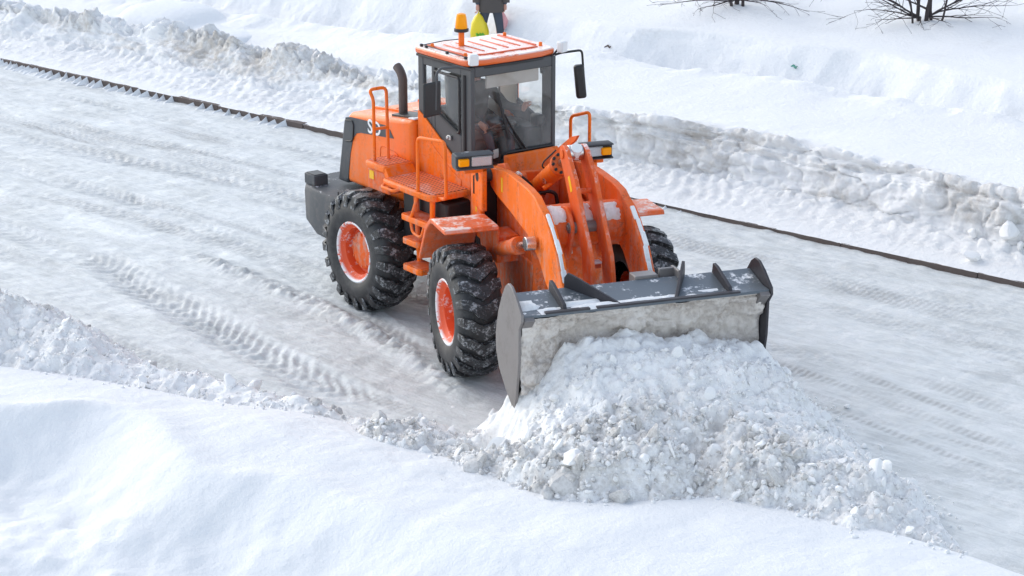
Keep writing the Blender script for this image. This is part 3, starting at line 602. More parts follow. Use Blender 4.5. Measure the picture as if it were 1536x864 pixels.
def sprinkle(parent, g, nbig, nsmall, ok, size, greyf, crumbs='crumbs'):
    uu, vv, h = g; big = 0; items = {0: [], 1: []}; tries = 0
    while big < nbig and tries < 60000:
        tries += 1; u = rng.uniform(uu[0, 0], uu[0, -1]); v = rng.uniform(vv[0, 0], vv[-1, 0]); z = gsample(g, u, v)
        if z < .03 or not ok(u, v, z): continue
        gr = greyf(u, v) > rng.uniform(.1, .9); s = size(u, v)*rng.uniform(.5, 1.0)*(1+1.7*rng.uniform()**6)
        o = bpy.data.objects.new('clod', (clods_grey if gr else clods_white)[int(rng.integers(8))]); COL.objects.link(o); o.parent = parent
        o.location = (u, v, z+s*rng.uniform(-.05, .4)); o.scale = (s*rng.uniform(.9, 1.4), s*rng.uniform(.7, 1.1), s*rng.uniform(.6, 1.0)); o.rotation_euler = tuple(rng.uniform(0, 6.28, 3)); big += 1
    k = 0; tries = 0
    while k < nsmall and tries < 200000:
        tries += 1; u = rng.uniform(uu[0, 0], uu[0, -1]); v = rng.uniform(vv[0, 0], vv[-1, 0]); z = gsample(g, u, v)
        if z < .0 or not ok(u, v, z): continue
        s = size(u, v)*(.12+.45*rng.uniform()**2.2); items[int(greyf(u, v) > rng.uniform(.1, .9))].append((u, v, z+s*rng.uniform(-.1, .5), s, int(rng.integers(6)))); k += 1
    for i, mt in ((0, 'snow_clod'), (1, 'snow_clod_dirty')):
        if items[i]: joined_clods(crumbs, items[i], M[mt], parent)
def in_bucket(u, v):
    x, y = xy(u, v); p = rotz(np.array([x, y, 0]), -TH); return abs(p[0]) < 1.45 and p[1] < 4.35
sprinkle(heap, heap_g, 300, 8000, lambda u, v, z: not in_bucket(u, v) and (z > .05), lambda u, v: .052+.036*heap_grey(u, v) if u < 9 else .055, lambda u, v: heap_grey(u, v)*.7)
sprinkle(wind, wind_g, 200, 2600, lambda u, v, z: v > dc(u)-.25 and z > .06 and u > -3.5, lambda u, v: float(np.interp(u, [-2, 1, 4], [.075, .055, .05])), lambda u, v: .12+.3*(u > 2.6))
# ------------------------------------------------------------------ the wheel loader (x to its right, y ahead, z up; front frame turned by TH)
LD = empty('wheel_loader', (0, 0, 0))
tag(LD, 'orange articulated wheel loader with grey cab pushing snow with its raised bucket', 'wheel loader')
AX = 1.463; XO = 1.287; RT_ = .728; ZC = .715; WT = .506
P_ = lambda x, y, ax, val, front=False: tuple(hit(x, y, ax, val, front))

# --- wheels
def tyre_mesh():
    b = MB(); hw = WT/2; R = RT_-.045
    prof = [(-hw+.03, .36), (-hw-.005, .42), (-hw-.012, .50), (-hw+.005, .58), (-hw+.045, .645), (-hw+.10, R-.005), (-.10, R), (0, R+.004), (.10, R), (hw-.10, R-.005), (hw-.045, .645), (hw-.005, .58), (hw+.012, .50), (hw+.005, .42), (hw-.03, .36)]
    b.lathe(prof, (0, 0, 0), 72)
    nb = len(b.v); N = 21
    for k in range(N):
        for side in (-1, 1):
            a0 = 2*math.pi*k/N
            # stations across half the tread: (x, radius, angle shift)
            st = [(-.015*side, R+.052, 0.0), (.07*side, R+.052, .055), (.15*side, R+.048, .14), (hw*.93*side, R+.012, .18), (hw*1.03*side, .60, .185)]
            ha = .104; rows_ = []
            for i, (x, r, s) in enumerate(st):
                h_ = ha*(1-.10*i)
                base = (R-.03 if i < 3 else r-.05)
                rows_.append([(x, a0+s-h_*1.12, base), (x, a0+s-h_, r), (x, a0+s+h_, r), (x, a0+s+h_*1.12, base)])
            vs = [(x, rr*math.cos(a), rr*math.sin(a)) for row in rows_ for (x, a, rr) in row]; fs = []
            for i in range(len(st)-1):
                for j in range(3): fs.append((i*4+j, i*4+j+1, (i+1)*4+j+1, (i+1)*4+j))
            fs += [(0, 1, 2, 3), tuple(4*(len(st)-1)+j for j in (3, 2, 1, 0))]
            b.add(vs, fs)
    me = bpy.data.meshes.new('tyre'); me.from_pydata(b.v, [], b.f)
    bm = bmesh.new(); bm.from_mesh(me); bmesh.ops.recalc_face_normals(bm, faces=bm.faces); bm.to_mesh(me); bm.free()
    me.polygons.foreach_set('use_smooth', np.ones(len(me.polygons), bool)); me.set_sharp_from_angle(angle=math.radians(35))
    at = me.attributes.new('lug', 'FLOAT', 'POINT'); a = np.zeros(len(me.vertices), np.float32); a[nb:] = 1; at.data.foreach_set('value', a)
    me.materials.append(M['tyre']); return me
TYRE = tyre_mesh()
def rim_snow():
    mt, t, b = new_mat('rim_paint_with_snow'); q = NB(t); o = q.obj()
    n_ = q.math('ADD', q.math('MULTIPLY', q.noise(o, 5, 5, .7), .6), q.math('MULTIPLY', q.noise(o, 25, 4, .7), .4))
    f = q.math('MULTIPLY', q.attr('lip'), q.ramp(n_, .43, .50)); f2 = q.math('MULTIPLY', q.ramp(n_, .52, .60), .7)
    c = q.mix(q.math('MAXIMUM', f, f2), (.75, .10, .025), (.80, .82, .85)); t.links.new(c, b.inputs['Base Color']); b.inputs['Roughness'].default_value = .5; return mt
M['rim'] = rim_snow()
def rim_mesh(deep):
    b = MB(); x0 = WT/2-.035
    prof = [(x0-.03, .375), (x0+.012, .372), (x0+.018, .358), (x0+.012, .345), (x0-.02, .325), (x0-.05, .30), (x0-.06, .285), (x0-deep, .275), (x0-deep-.01, .25), (x0-deep-.01, .02)]
    b.lathe(prof, (0, 0, 0), 56); me = bpy.data.meshes.new('rim'); me.from_pydata(b.v, [], b.f)
    bm = bmesh.new(); bm.from_mesh(me); bmesh.ops.recalc_face_normals(bm, faces=bm.faces); bm.to_mesh(me); bm.free()
    me.polygons.foreach_set('use_smooth', np.ones(len(me.polygons), bool)); me.set_sharp_from_angle(angle=math.radians(40))
    at = me.attributes.new('lip', 'FLOAT', 'POINT'); at.data.foreach_set('value', np.array([1.0 if math.hypot(v[1], v[2]) > .338 else 0 for v in b.v], np.float32))
    me.materials.append(M['rim']); return me
RIM = rim_mesh(.16)
hb = MB(); hb.lathe([(-.20, .24), (.0, .235), (.03, .22), (.055, .15), (.06, .04), (.06, .001)], (0, 0, 0), 40)
for k in range(12):
    a = k*math.pi/6; hb.cyl((-.02, .195*math.cos(a), .195*math.sin(a)), (.05, .195*math.cos(a), .195*math.sin(a)), .016, seg=6)
HUB = None
def wheel(x, y, front, spin, hubx):
    global HUB
    w = empty('wheel', (0, 0, 0), LD)
    p = rotz(np.array([x, y, ZC]), TH if front else 0); w.location = p; sgn = 1 if x > 0 else -1
    w.rotation_euler = (0, 0, (TH if front else 0)+(0 if sgn > 0 else math.pi))
    t_ = link('tyre', TYRE, None, w); t_.rotation_euler.x = spin
    r_ = link('rim', RIM, None, w); r_.rotation_euler.x = spin*2
    if HUB is None: h_ = HUB = hb.build('hub', M['orange_dull'], w, bevel=0)
    else: h_ = HUB.copy(); COL.objects.link(h_); h_.parent = w
    h_.location = (hubx, 0, 0)
wx = XO-WT/2
wheel(wx, -AX, False, .1, .07); wheel(wx, AX, True, .25, .04); wheel(-wx, -AX, False, .4, .07); wheel(-wx, AX, True, .05, .04)
MB().cyl((-wx, -AX, ZC), (wx, -AX, ZC), .13).cyl((-.2, -AX, ZC), (.2, -AX, ZC), .24).build('rear_axle', M['orange_dull'], LD)
MB().cyl((-wx, AX, ZC), (wx, AX, ZC), .13).cyl((-.2, AX, ZC), (.2, AX, ZC), .24).build('front_axle', M['orange_dull'], LD, True)

# --- rear body
plan = [(1.05, -1.85), (1.08, -2.62), (1.04, -2.92), (.90, -3.13), (.5, -3.23), (-.5, -3.23), (-.90, -3.13), (-1.04, -2.92), (-1.08, -2.62), (-1.05, -1.85)]
cw = MB(); n_ = len(plan); lev = [(.58, .62, .90), (.58, .86, .99), (1.12, 1.12, 1.0), (1.19, 1.19, .975)]
vs = []
for k in range(4):
    zf, zr, sc = lev[k]
    for x, y in plan:
        t = (y+1.85)/(-3.23+1.85); t = max(0, (t-.45)/.55); vs.append((x*sc, y if k else y+.22*t, zf*(1-t)+zr*t if k < 2 else zf))
cw.add(vs, [tuple(range(n_))[::-1], tuple(3*n_+i for i in range(n_))]+[(k*n_+i, k*n_+(i+1) % n_, (k+1)*n_+(i+1) % n_, (k+1)*n_+i) for k in range(3) for i in range(n_)])
CW = cw.build('counterweight', M['slate'], LD, bevel=.02)
MB().bx(.78, .98, -3.02, -2.78, 1.185, 1.32).build('battery_box', M['slate'], CW, bevel=.012)
MB().bx(.80, .96, -3.0, -2.80, 1.3205, 1.328).build('box_lid', M['black'], CW, bevel=.003)
MB().tube(arc([(.95, -2.28, 1.18), (.95, -2.28, 1.235), (.95, -2.10, 1.235), (.95, -2.10, 1.18)], .02), .009, 8).build('lifting_eye', M['slate'], CW, bevel=0)
MB().bx(-.46, .46, -2.5, -.25, .62, 1.3).build('rear_chassis', M['orange_dull'], LD)
MB().cyl((0, 0, .55), (0, 0, 1.35), .11).bx(-.22, .22, -.3, .12, .55, .72).bx(-.22, .22, -.3, .12, 1.12, 1.28).build('articulation_joint', M['black'], LD)
hp = [(-2.46, 1.28), (-2.46, 2.02), (-2.43, 2.12), (-2.36, 2.17), (-1.9, 2.22), (-1.02, 2.325), (-1.02, 1.28)]
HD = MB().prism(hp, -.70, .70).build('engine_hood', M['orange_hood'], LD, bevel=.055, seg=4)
MB().prism([(-2.70, 1.25), (-2.60, 1.72), (-2.53, 2.05), (-2.465, 2.08), (-2.465, 1.25)], -.69, .69).build('rear_grille', M['slate'], HD, bevel=.03)
gp = [(-2.50, 1.30), (-2.50, 1.95), (-2.46, 2.09), (-2.36, 2.115), (-1.543, 2.165), (-1.47, 2.12), (-1.397, 2.036), (-2.12, 1.962), (-2.22, 1.935), (-2.30, 1.85), (-2.37, 1.65), (-2.43, 1.32)]
for s in (1, -1): MB().prism(gp, s*.700, s*.7065).build('side_panel', M['slate'], HD, bevel=.002)
def text_mesh(body, size, ext=.002):
    c = bpy.data.curves.new('text', 'FONT'); c.body = body; c.size = size; c.extrude = ext; c.offset = .004
    o = bpy.data.objects.new('text', c); COL.objects.link(o); dg = bpy.context.evaluated_depsgraph_get()
    me = bpy.data.meshes.new_from_object(o.evaluated_get(dg)); bpy.data.objects.remove(o); return me
M['white'] = paint('white_lettering', (.8, .82, .84), .5, dirt=.15)
te = text_mesh('SD', .24); tb = link('lettering', te, M['white'], HD)
tb.matrix_local = Matrix(((0, 0, 1, .7075), (1, 0, 0, -1.96), (.0, 1, 0, 2.005), (0, 0, 0, 1)))
# the y axis of the text runs along +y of the loader, its height along z
ah = [(-2.45, 2.06), (-2.30, 2.08), (-2.27, 2.03), (-2.29, 1.86), (-2.33, 1.82), (-2.45, 1.80)]
MB().tube(arc([(.712, y, z) for y, z in ah], .05), .011, 8).build('panel_seal', M['black'], HD, bevel=0)
MB().tube(arc([(.702, -1.70, 1.55), (.702, -1.70, 1.90), (.702, -1.30, 1.87), (.702, -1.27, 1.55)], .08), .004, 6).build('hatch_seam', M['orange_dull'], HD, bevel=0)
for s in (1, -1): MB().prism([(-2.38, 2.19), (-1.04, 2.345), (-1.04, 2.315), (-2.38, 2.16)], s*.30, s*.34).build('hood_rib', M['orange'], HD, bevel=.006)
MB().box((.42, -1.36, 2.293), (.34, .5, .03), Matrix.Rotation(.117, 3, 'X')).build('intake_slot', M['black'], HD, bevel=.004)
MB().box((.50, -1.10, 2.325), (.30, .14, .02), Matrix.Rotation(.117, 3, 'X')).build('snow_patch', M['snow_soft'], HD, bevel=.008)
MB().box((.2, -2.0, 2.217), (.10, .05, .02)).build('hood_latch', M['orange_dull'], HD, bevel=.004)
ex0 = Vector(P_(605, 168, 0, .45)); exz = 2.28
MB().tube(arc([(ex0.x, ex0.y, exz-.1), (ex0.x, ex0.y, exz+.42), (ex0.x, ex0.y-.05, exz+.50), (ex0.x, ex0.y-.12, exz+.545)], .08), .055, 16).build('exhaust_pipe', M['exhaust'], LD, bevel=0)
# lower cab body
MB().bx(-.625, .625, -1.0, .06, 1.30, 1.94).build('cab_base', M['orange'], LD, bevel=.02)
for s in (1, -1): MB().prism([(-1.0, 1.93), (-1.0, 2.45), (-.88, 2.40), (-.16, 1.955), (-.16, 1.93)], s*.603, s*.625).build('cab_side', M['orange'], LD, bevel=.006)
MB().bx(-.60, .60, -1.0, -.96, 1.94, 2.30).build('cab_back', M['grey'], LD, bevel=.004)
for s in (1,): MB().prism([(-.82, 1.80), (-.82, 2.08), (-.70, 2.10), (-.30, 1.86), (-.12, 1.80), (-.12, 1.72), (-.82, 1.72)], s*.625, s*.634).build('side_hatch', M['orange'], LD, bevel=.006)
MB().prism([(.062, 1.55), (.062, 2.06), (.10, 2.05), (.13, 1.55)], -.61, .17).build('cab_cowl', M['orange'], LD, bevel=.02)
MB().prism([(.062, 1.50), (.062, 1.88), (.085, 1.87), (.10, 1.50)], .175, .62).build('cowl_lower', M['orange'], LD, bevel=.015)

# --- cab
CX = .60; ZB = 1.955; ZT = 3.115
cf = MB()
for s in (1, -1):
    xi, xo_ = s*(CX-.055), s*CX
    cf.prism([(-1.02, 2.44), (-1.02, ZT), (-.915, ZT), (-.915, 2.39)], xi, xo_)                     # rear post
    cf.prism([(-.745, 2.30), (-.745, ZT), (-.68, ZT), (-.68, 2.25)], xi, xo_)                       # middle post
    cf.prism([(-.155, 1.955), (-.155, ZT), (.045, ZT), (.045, 1.955)], xi, xo_)                      # front post and door edge
    cf.prism([(-.915, 3.0), (-.915, ZT), (-.155, ZT), (-.155, 3.0)], xi+s*.002, xo_-s*.002)         # top rail
    cf.prism([(-.915, 2.385), (-.915, 2.60), (-.745, 2.52), (-.745, 2.28)], xi+s*.002, xo_-s*.002)
    cf.prism([(-.68, 2.24), (-.68, 2.50), (-.155, 2.30), (-.155, 1.96)], xi+s*.002, xo_-s*.002)
cf.bx(-CX+.057, CX-.057, .0, .043, 3.0, ZT).bx(-CX+.057, CX-.057, -1.018, -.96, 3.0, ZT).bx(-CX+.057, CX-.057, -1.018, -.96, 2.3, 2.46)
cf.bx(-CX+.057, CX-.057, -.95, -.0, 3.07, 3.112)
CF = cf.build('cab_frame', M['grey'], LD, bevel=.012)
MB().tube([(CX+.004, -.075, 2.0), (CX+.004, -.075, 3.02)], .022, 8).build('door_gasket', M['black'], CF, bevel=0)
dl_ = [(-.665, 2.97), (-.20, 2.97), (-.175, 2.94), (-.175, 2.35), (-.21, 2.325), (-.665, 2.51)]
dp = arc([(CX+.006, y, z) for y, z in dl_+[dl_[0]]], .05); MB().tube(dp, .016, 8).build('door_seal', M['black'], CF, bevel=0)
MB().bx(CX, CX+.03, -.40, -.33, 2.22, 2.27).cyl((CX+.03, -.38, 2.245), (CX+.045, -.38, 2.245), .02).build('door_handle', M['chrome'], CF, bevel=.004)
for s in (1, -1):
    MB().prism([(-.70, 2.25), (-.70, 3.02), (-.14, 3.02), (-.14, 2.25)], s*(CX-.03), s*(CX-.024)).build('door_window', M['glass'], CF, bevel=0)
    MB().prism([(-.93, 2.5), (-.93, 3.02), (-.73, 3.02), (-.73, 2.45)], s*(CX-.03), s*(CX-.024)).build('quarter_window', M['glass'], CF, bevel=0)
MB().bx(-CX+.05, CX-.05, -.992, -.986, 2.44, 3.02).build('rear_window', M['glass'], CF, bevel=0)
WS = MB().add([(CX-.05, .03, 1.87), (.17, .03, 1.87), (.17, .03, 2.05), (-CX+.05, .03, 2.05), (-CX+.05, .03, 3.02), (CX-.05, .03, 3.02)], [(0, 1, 2, 3, 4, 5)])
WS = WS.build('windscreen', M['screen'], CF, bevel=0)
MB().tube(arc([(.19, .05, 1.90), (.13, .055, 2.075), (-.55, .055, 2.07)], .03), .014, 8).build('screen_gasket', M['black'], CF, bevel=0)
# wiper, placed on the glass
wp = lambda x, y: Vector(P_(x, y, 1, .055))
MB().tube([wp(803, 242), wp(770, 195), wp(757, 172)], .011, 8).tube([wp(795, 238), wp(752, 180)], .007, 8).build('wiper_arm', M['black'], WS, bevel=0)
MB().plate([wp(743, 138)+Vector((0, .01, 0)), wp(747, 139)+Vector((0, .01, 0)), wp(765, 208)+Vector((0, .01, 0)), wp(762, 209)+Vector((0, .01, 0))], .012).build('wiper_blade', M['black'], WS, bevel=0)
# inside
MB().bx(-.545, .545, -.955, .0, 1.945, 1.97).build('cab_floor', M['black'], LD, bevel=0)
MB().bx(-.545, -.53, -.95, -.64, 2.4, 3.0).bx(-.545, .545, -.955, -.945, 2.0, 2.46).build('inner_trim', M['trim'], LD, bevel=.004)
ST = MB().bx(-.22, .30, -.90, -.42, 2.12, 2.26).prism([(-.93, 2.24), (-.97, 2.84), (-.88, 2.86), (-.80, 2.24)], -.20, .28).bx(-.12, .20, -.93, -.86, 2.87, 3.0).bx(-.10, .18, -.8, -.5, 1.97, 2.12).build('driver_seat', M['seat'], LD, bevel=.04, seg=3)
SC = MB().tube([(.04, -.08, 1.97), (.04, -.16, 2.28)], .05, 12).build('steering_column', M['black'], LD, bevel=0)
wc = Vector((.04, -.17, 2.30)); R_ = Matrix.Rotation(.6, 3, 'X')
MB().tube([wc+R_@Vector((.19*math.cos(a), .19*math.sin(a), 0)) for a in [k*2*math.pi/24 for k in range(25)]], .016, 8, False).tube([wc-R_@Vector((.18, 0, 0)), wc+R_@Vector((.18, 0, 0))], .013, 8).build('steering_wheel', M['black'], SC, bevel=0)
MB().bx(-.53, -.28, -.72, -.10, 1.97, 2.28).bx(-.52, -.40, -.2, -.04, 2.28, 2.42).build('side_console', M['black'], LD, bevel=.03)
MB().box((.20, -.035, 2.06), (.09, .01, .10), Matrix.Rotation(.3, 3, 'Z')).build('notice', M['paper'], LD, bevel=0)
MB().prism([(-.02, 2.99), (-.02, 2.84), (-.05, 2.84), (-.05, 2.99)], -.40, .34).build('sun_visor', M['trim'], LD, bevel=.006)
for k in range(3): MB().box((-.30-.09*k, -.06, 2.95), (.05, .03, .09), Matrix.Rotation(.15, 3, 'Y')).build('radio_unit', M['black'], LD, bevel=.008)
# --- roof and what is on it
rp = [(.615, .0), (.40, .055), (0, .07), (-.40, .055), (-.615, .0), (-.64, -.1), (-.64, -1.02), (-.58, -1.06), (.58, -1.06), (.64, -1.02), (.64, -.1)]
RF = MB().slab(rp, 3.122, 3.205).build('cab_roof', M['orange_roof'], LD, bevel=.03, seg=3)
MB().slab([(x*.985, y*.985-.005) for x, y in rp], 3.092, 3.122).build('roof_gutter', M['black'], RF, bevel=.006)
for k in range(5):
    x = .34-.17*k; MB().bx(x-.012, x+.012, -.86, -.30, 3.198, 3.214).build('roof_rib', M['orange_rib'], RF, bevel=.006)
MB().plate([(.48, -.95, 3.207), (.52, -.95, 3.207), (.52, -.22, 3.207), (.48, -.20, 3.207)], .022).build('roof_rib', M['orange_rib'], RF, bevel=.006)
MB().plate([(-.48, -.95, 3.207), (-.52, -.95, 3.207), (-.52, -.22, 3.207), (-.48, -.20, 3.207)], .022).build('roof_rib', M['orange_rib'], RF, bevel=.006)
MB().plate([(.46, -.19, 3.207), (.30, -.115, 3.207), (-.46, -.115, 3.207), (-.46, -.15, 3.207), (.29, -.15, 3.207), (.46, -.225, 3.207)], .022).build('roof_rib', M['orange_rib'], RF, bevel=.006)
for x, y in ((.53, -.82), (.53, -.16), (-.53, -.86), (-.53, -.16)): MB().cyl((x, y, 3.20), (x, y, 3.25), .022, seg=10).build('lifting_boss', M['orange'], RF, bevel=.006)
MB().tube([(.60, -.92, 3.225), (.30, -.92, 3.24), (.16, -.76, 3.27)], .006, 6).tube([(.60, -.90, 3.23), (.60, -.02, 3.23)], .006, 6).build('wiring', M['black'], RF, bevel=0)
for y in (-.94, -.84, -.42, -.06): MB().box((.60, y, 3.222), (.03, .035, .03)).build('cable_clip', M['black'], RF, bevel=.004)
bx_, by_ = .205, -.70
BC = empty('beacon', (0, 0, 0), LD)
MB().bx(bx_-.03, bx_+.03, by_-.02, by_+.02, 3.20, 3.375).build('post', M['orange'], BC, bevel=.005)
MB().cyl((bx_, by_, 3.372), (bx_, by_, 3.41), .085, seg=28).build('base', M['black'], BC, bevel=.006)
MB().tube([(bx_, by_, 3.41), (bx_, by_, 3.43), (bx_, by_, 3.54), (bx_, by_, 3.575), (bx_, by_, 3.585)], [.07, .072, .06, .05, .02], 28).build('lens', M['amber'], BC, bevel=0)
for s, (px, py) in ((1, (710, 90)), (-1, (843, 70))):
    c = Vector(P_(px, py, 1, .10)); WL = MB().box(c, (.11, .08, .13), Matrix.Rotation(s*-.25, 3, 'Z')).build('work_light', M['white_lamp'], LD, bevel=.018)
    MB().tube([c-Vector((0, .03, .0)), (c.x*.93, .0, 3.12)], .012, 8).build('light_bracket', M['black'], WL, bevel=0)
    MB().box(c+Matrix.Rotation(s*-.25, 3, 'Z')@Vector((0, .042, 0)), (.09, .006, .11), Matrix.Rotation(s*-.25, 3, 'Z')).build('lamp_glass', M['white_lamp'], WL, bevel=0)
# mirrors
mr = lambda x, y: Vector(P_(x, y, 1, .12))
MR = MB().box(mr(648, 149), (.255, .035, .385), Matrix.Rotation(.15, 3, 'Z')).build('side_mirror', M['black'], LD, bevel=.03, seg=3)
MB().tube(arc([(.60, .045, 3.10), mr(686, 100), mr(660, 103), mr(654, 112), mr(653, 165)], .05), .016, 10).build('mirror_arm', M['grey'], MR, bevel=0)
ml = lambda x, y: Vector(P_(x, y, 1, .05))
ML = MB().box(ml(870, 122), (.12, .10, .40), Matrix.Rotation(-.5, 3, 'Z')@Matrix.Rotation(.10, 3, 'Y')).build('side_mirror', M['black'], LD, bevel=.03, seg=3)
MB().tube(arc([(-.60, .02, 3.12), ml(842, 79), ml(873, 75), ml(877, 135)], .05), .014, 10).build('mirror_arm', M['black'], ML, bevel=0)

# --- platforms, steps, rails on both sides
def side_gear(s):
    PF = MB().slab([(s*.63, -.92), (s*1.17, -.92), (s*1.20, -.87), (s*1.20, .02), (s*1.15, .10), (s*.63, .10)], 1.66, 1.735).build('platform', M['orange'], LD, bevel=.02)
    MB().slab([(s*.66, -.89), (s*1.14, -.89), (s*1.16, -.02), (s*1.12, .06), (s*.66, .06)], 1.736, 1.742).build('tread_plate', M['perf'], PF, bevel=0)
    US = MB().slab([(s*.70, -1.42), (s*1.08, -1.42), (s*1.12, -1.37), (s*1.12, -.98), (s*.70, -.98)], 1.76, 1.84).build('upper_step', M['orange'], LD, bevel=.02)
    MB().slab([(s*.73, -1.38), (s*1.07, -1.38), (s*1.08, -1.02), (s*.73, -1.02)], 1.841, 1.847).build('tread_plate', M['perf'], US, bevel=0)
    MB().prism([(-1.02, 1.77), (-.90, 1.66), (-.86, 1.70), (-.97, 1.83)], s*.72, s*1.11).build('step_riser', M['orange'], US, bevel=.008)
    MB().bx(min(s*.72, s*1.08), max(s*.72, s*1.08), -1.40, -.95, 1.50, 1.755).build('tool_box', M['orange_dull'], US, bevel=.02)
    MB().box((s*1.085, -1.30, 1.68), (.006, .09, .10)).build('sticker', M['yellow'], US, bevel=0)
    for z, y0, y1, x0 in ((1.40, -.56, .02, .92), (1.12, -.54, -.20, .90), (.80, -.54, -.16, .90)):
        SP = MB().slab([(s*x0, y0), (s*1.16, y0), (s*1.19, y0+.04), (s*1.19, y1-.04), (s*1.16, y1), (s*x0, y1)], z-.07, z).build('step', M['orange'], LD, bevel=.012)
        MB().slab([(s*(x0+.03), y0+.03), (s*1.15, y0+.03), (s*1.15, y1-.03), (s*(x0+.03), y1-.03)], z+.001, z+.006).build('tread_plate', M['perf'], SP, bevel=0)
    lad = MB().tube([(s*.98, -.47, .78), (s*1.0, -.50, 1.67)], .032, 8).tube([(s*.98, -.20, .78), (s*1.0, -.18, 1.67)], .025, 8).tube([(s*1.12, .0, 1.36), (s*1.12, .02, 1.67)], .03, 8)
    lad.build('step_frame', M['orange'], LD, bevel=0)
    HR = lambda pts, name='handrail', r=.020: MB().tube(arc(pts, .07), r, 12).build(name, M['orange'], LD, bevel=0)
    HR([(s*1.04, -1.30, 1.84), (s*1.04, -1.30, 2.58), (s*1.06, -1.36, 2.68), (s*.86, -1.30, 2.70), (s*.86, -1.28, 1.84)])
    MB().tube([(s*1.04, -1.30, 2.22), (s*.86, -1.285, 2.22)], .018, 10).build('handrail_bar', M['orange'], LD, bevel=0)
    if s < 0: HR([(-.95, -.12, 1.74), (-.95, -.12, 2.32), (-.95, .24, 2.44), (-.95, .24, 1.74)])
    else: HR([(s*1.17, -.36, 1.36), (s*1.17, -.24, 1.62), (s*1.17, -.20, 1.75), (s*1.17, -.20, 2.36), (s*1.17, .34, 2.42), (s*1.17, .36, 1.80), (s*1.10, .22, 1.72), (s*1.08, .05, 1.70)])
    HR([(s*1.17, -.86, 1.69), (s*1.25, -.84, 1.66), (s*1.25, -.58, 1.66), (s*1.17, -.55, 1.69)], 'grab_handle', .018)
    HR([(s*1.17, -.36, 1.36), (s*1.17, -.33, 1.22), (s*1.19, -.12, 1.20), (s*1.17, -.08, 1.36)], 'grab_handle', .018)
    MB().bx(min(s*.5, s*.95), max(s*.5, s*.95), -.85, .05, .95, 1.60).build('tank', M['black'], LD, bevel=.03)  # blackened to paint in the shade behind the steps
side_gear(1); side_gear(-1)

# --- front frame
F = True
ff = MB().bx(-.40, .40, .35, 1.88, .62, 1.30).bx(-.36, .36, .25, .5, .6, 1.2)
FFR = ff.build('front_frame', M['orange_dull'], LD, F, bevel=.02)
fp = MB().add([(-.42, 1.90, .70), (.42, 1.90, .70), (.42, 1.98, 1.28), (-.42, 1.98, 1.28), (-.42, 1.78, 1.72), (.42, 1.78, 1.72)], [(0, 1, 2, 3), (3, 2, 5, 4)])
fpo = fp.build('front_plate', M['orange_dull'], LD, F, bevel=0); so = fpo.modifiers.new('solid', 'SOLIDIFY'); so.thickness = .04
for s in (1, -1):
    tw = [(.55, 1.0), (.52, 1.95), (.62, 2.10), (.86, 2.17), (1.02, 2.08), (1.15, 1.85), (1.80, 1.72), (1.95, 1.30), (1.9, .9)]
    MB().prism(tw, s*.335, s*.385).build('tower_plate', M['orange_dull'], LD, F, bevel=.01)
    MB().prism([(.50, 1.30), (.46, 2.0), (.56, 2.16), (.80, 2.14), (.84, 2.0), (.84, 1.30)], s*.60, s*.65).build('tower_outer_plate', M['orange'], LD, F, bevel=.015)
    MB().bx(min(s*.38, s*.60), max(s*.38, s*.60), .48, .62, 1.0, 2.05).build('pivot_block', M['black'], LD, F, bevel=.02)
    MB().cyl((s*.36, .80, 2.03), (s*.68, .80, 2.03), .07).build('pivot_pin', M['steel_dark'], LD, F, bevel=.01)
    MB().box((s*.6525, .68, 1.66), (.004, .05, .14)).build('sticker', M['yellow'], LD, F, bevel=0)
MB().bx(-.335, .335, .62, .70, 1.3, 2.0).build('tower_web', M['orange_dull'], LD, F, bevel=.01)
boom = [(.72, 2.02), (.78, 2.12), (.942, 2.145), (1.25, 2.19), (1.58, 2.20), (2.015, 2.19), (2.25, 2.16), (2.375, 2.10), (2.55, 2.04), (2.686, 1.94), (2.932, 1.72), (3.118, 1.44), (3.36, 1.12), (3.40, 1.0), (3.33, .92), (3.22, .93), (3.05, 1.10), (2.615, 1.32), (2.403, 1.515), (2.019, 1.69), (1.467, 1.785), (1.0, 1.85), (.80, 1.90)]
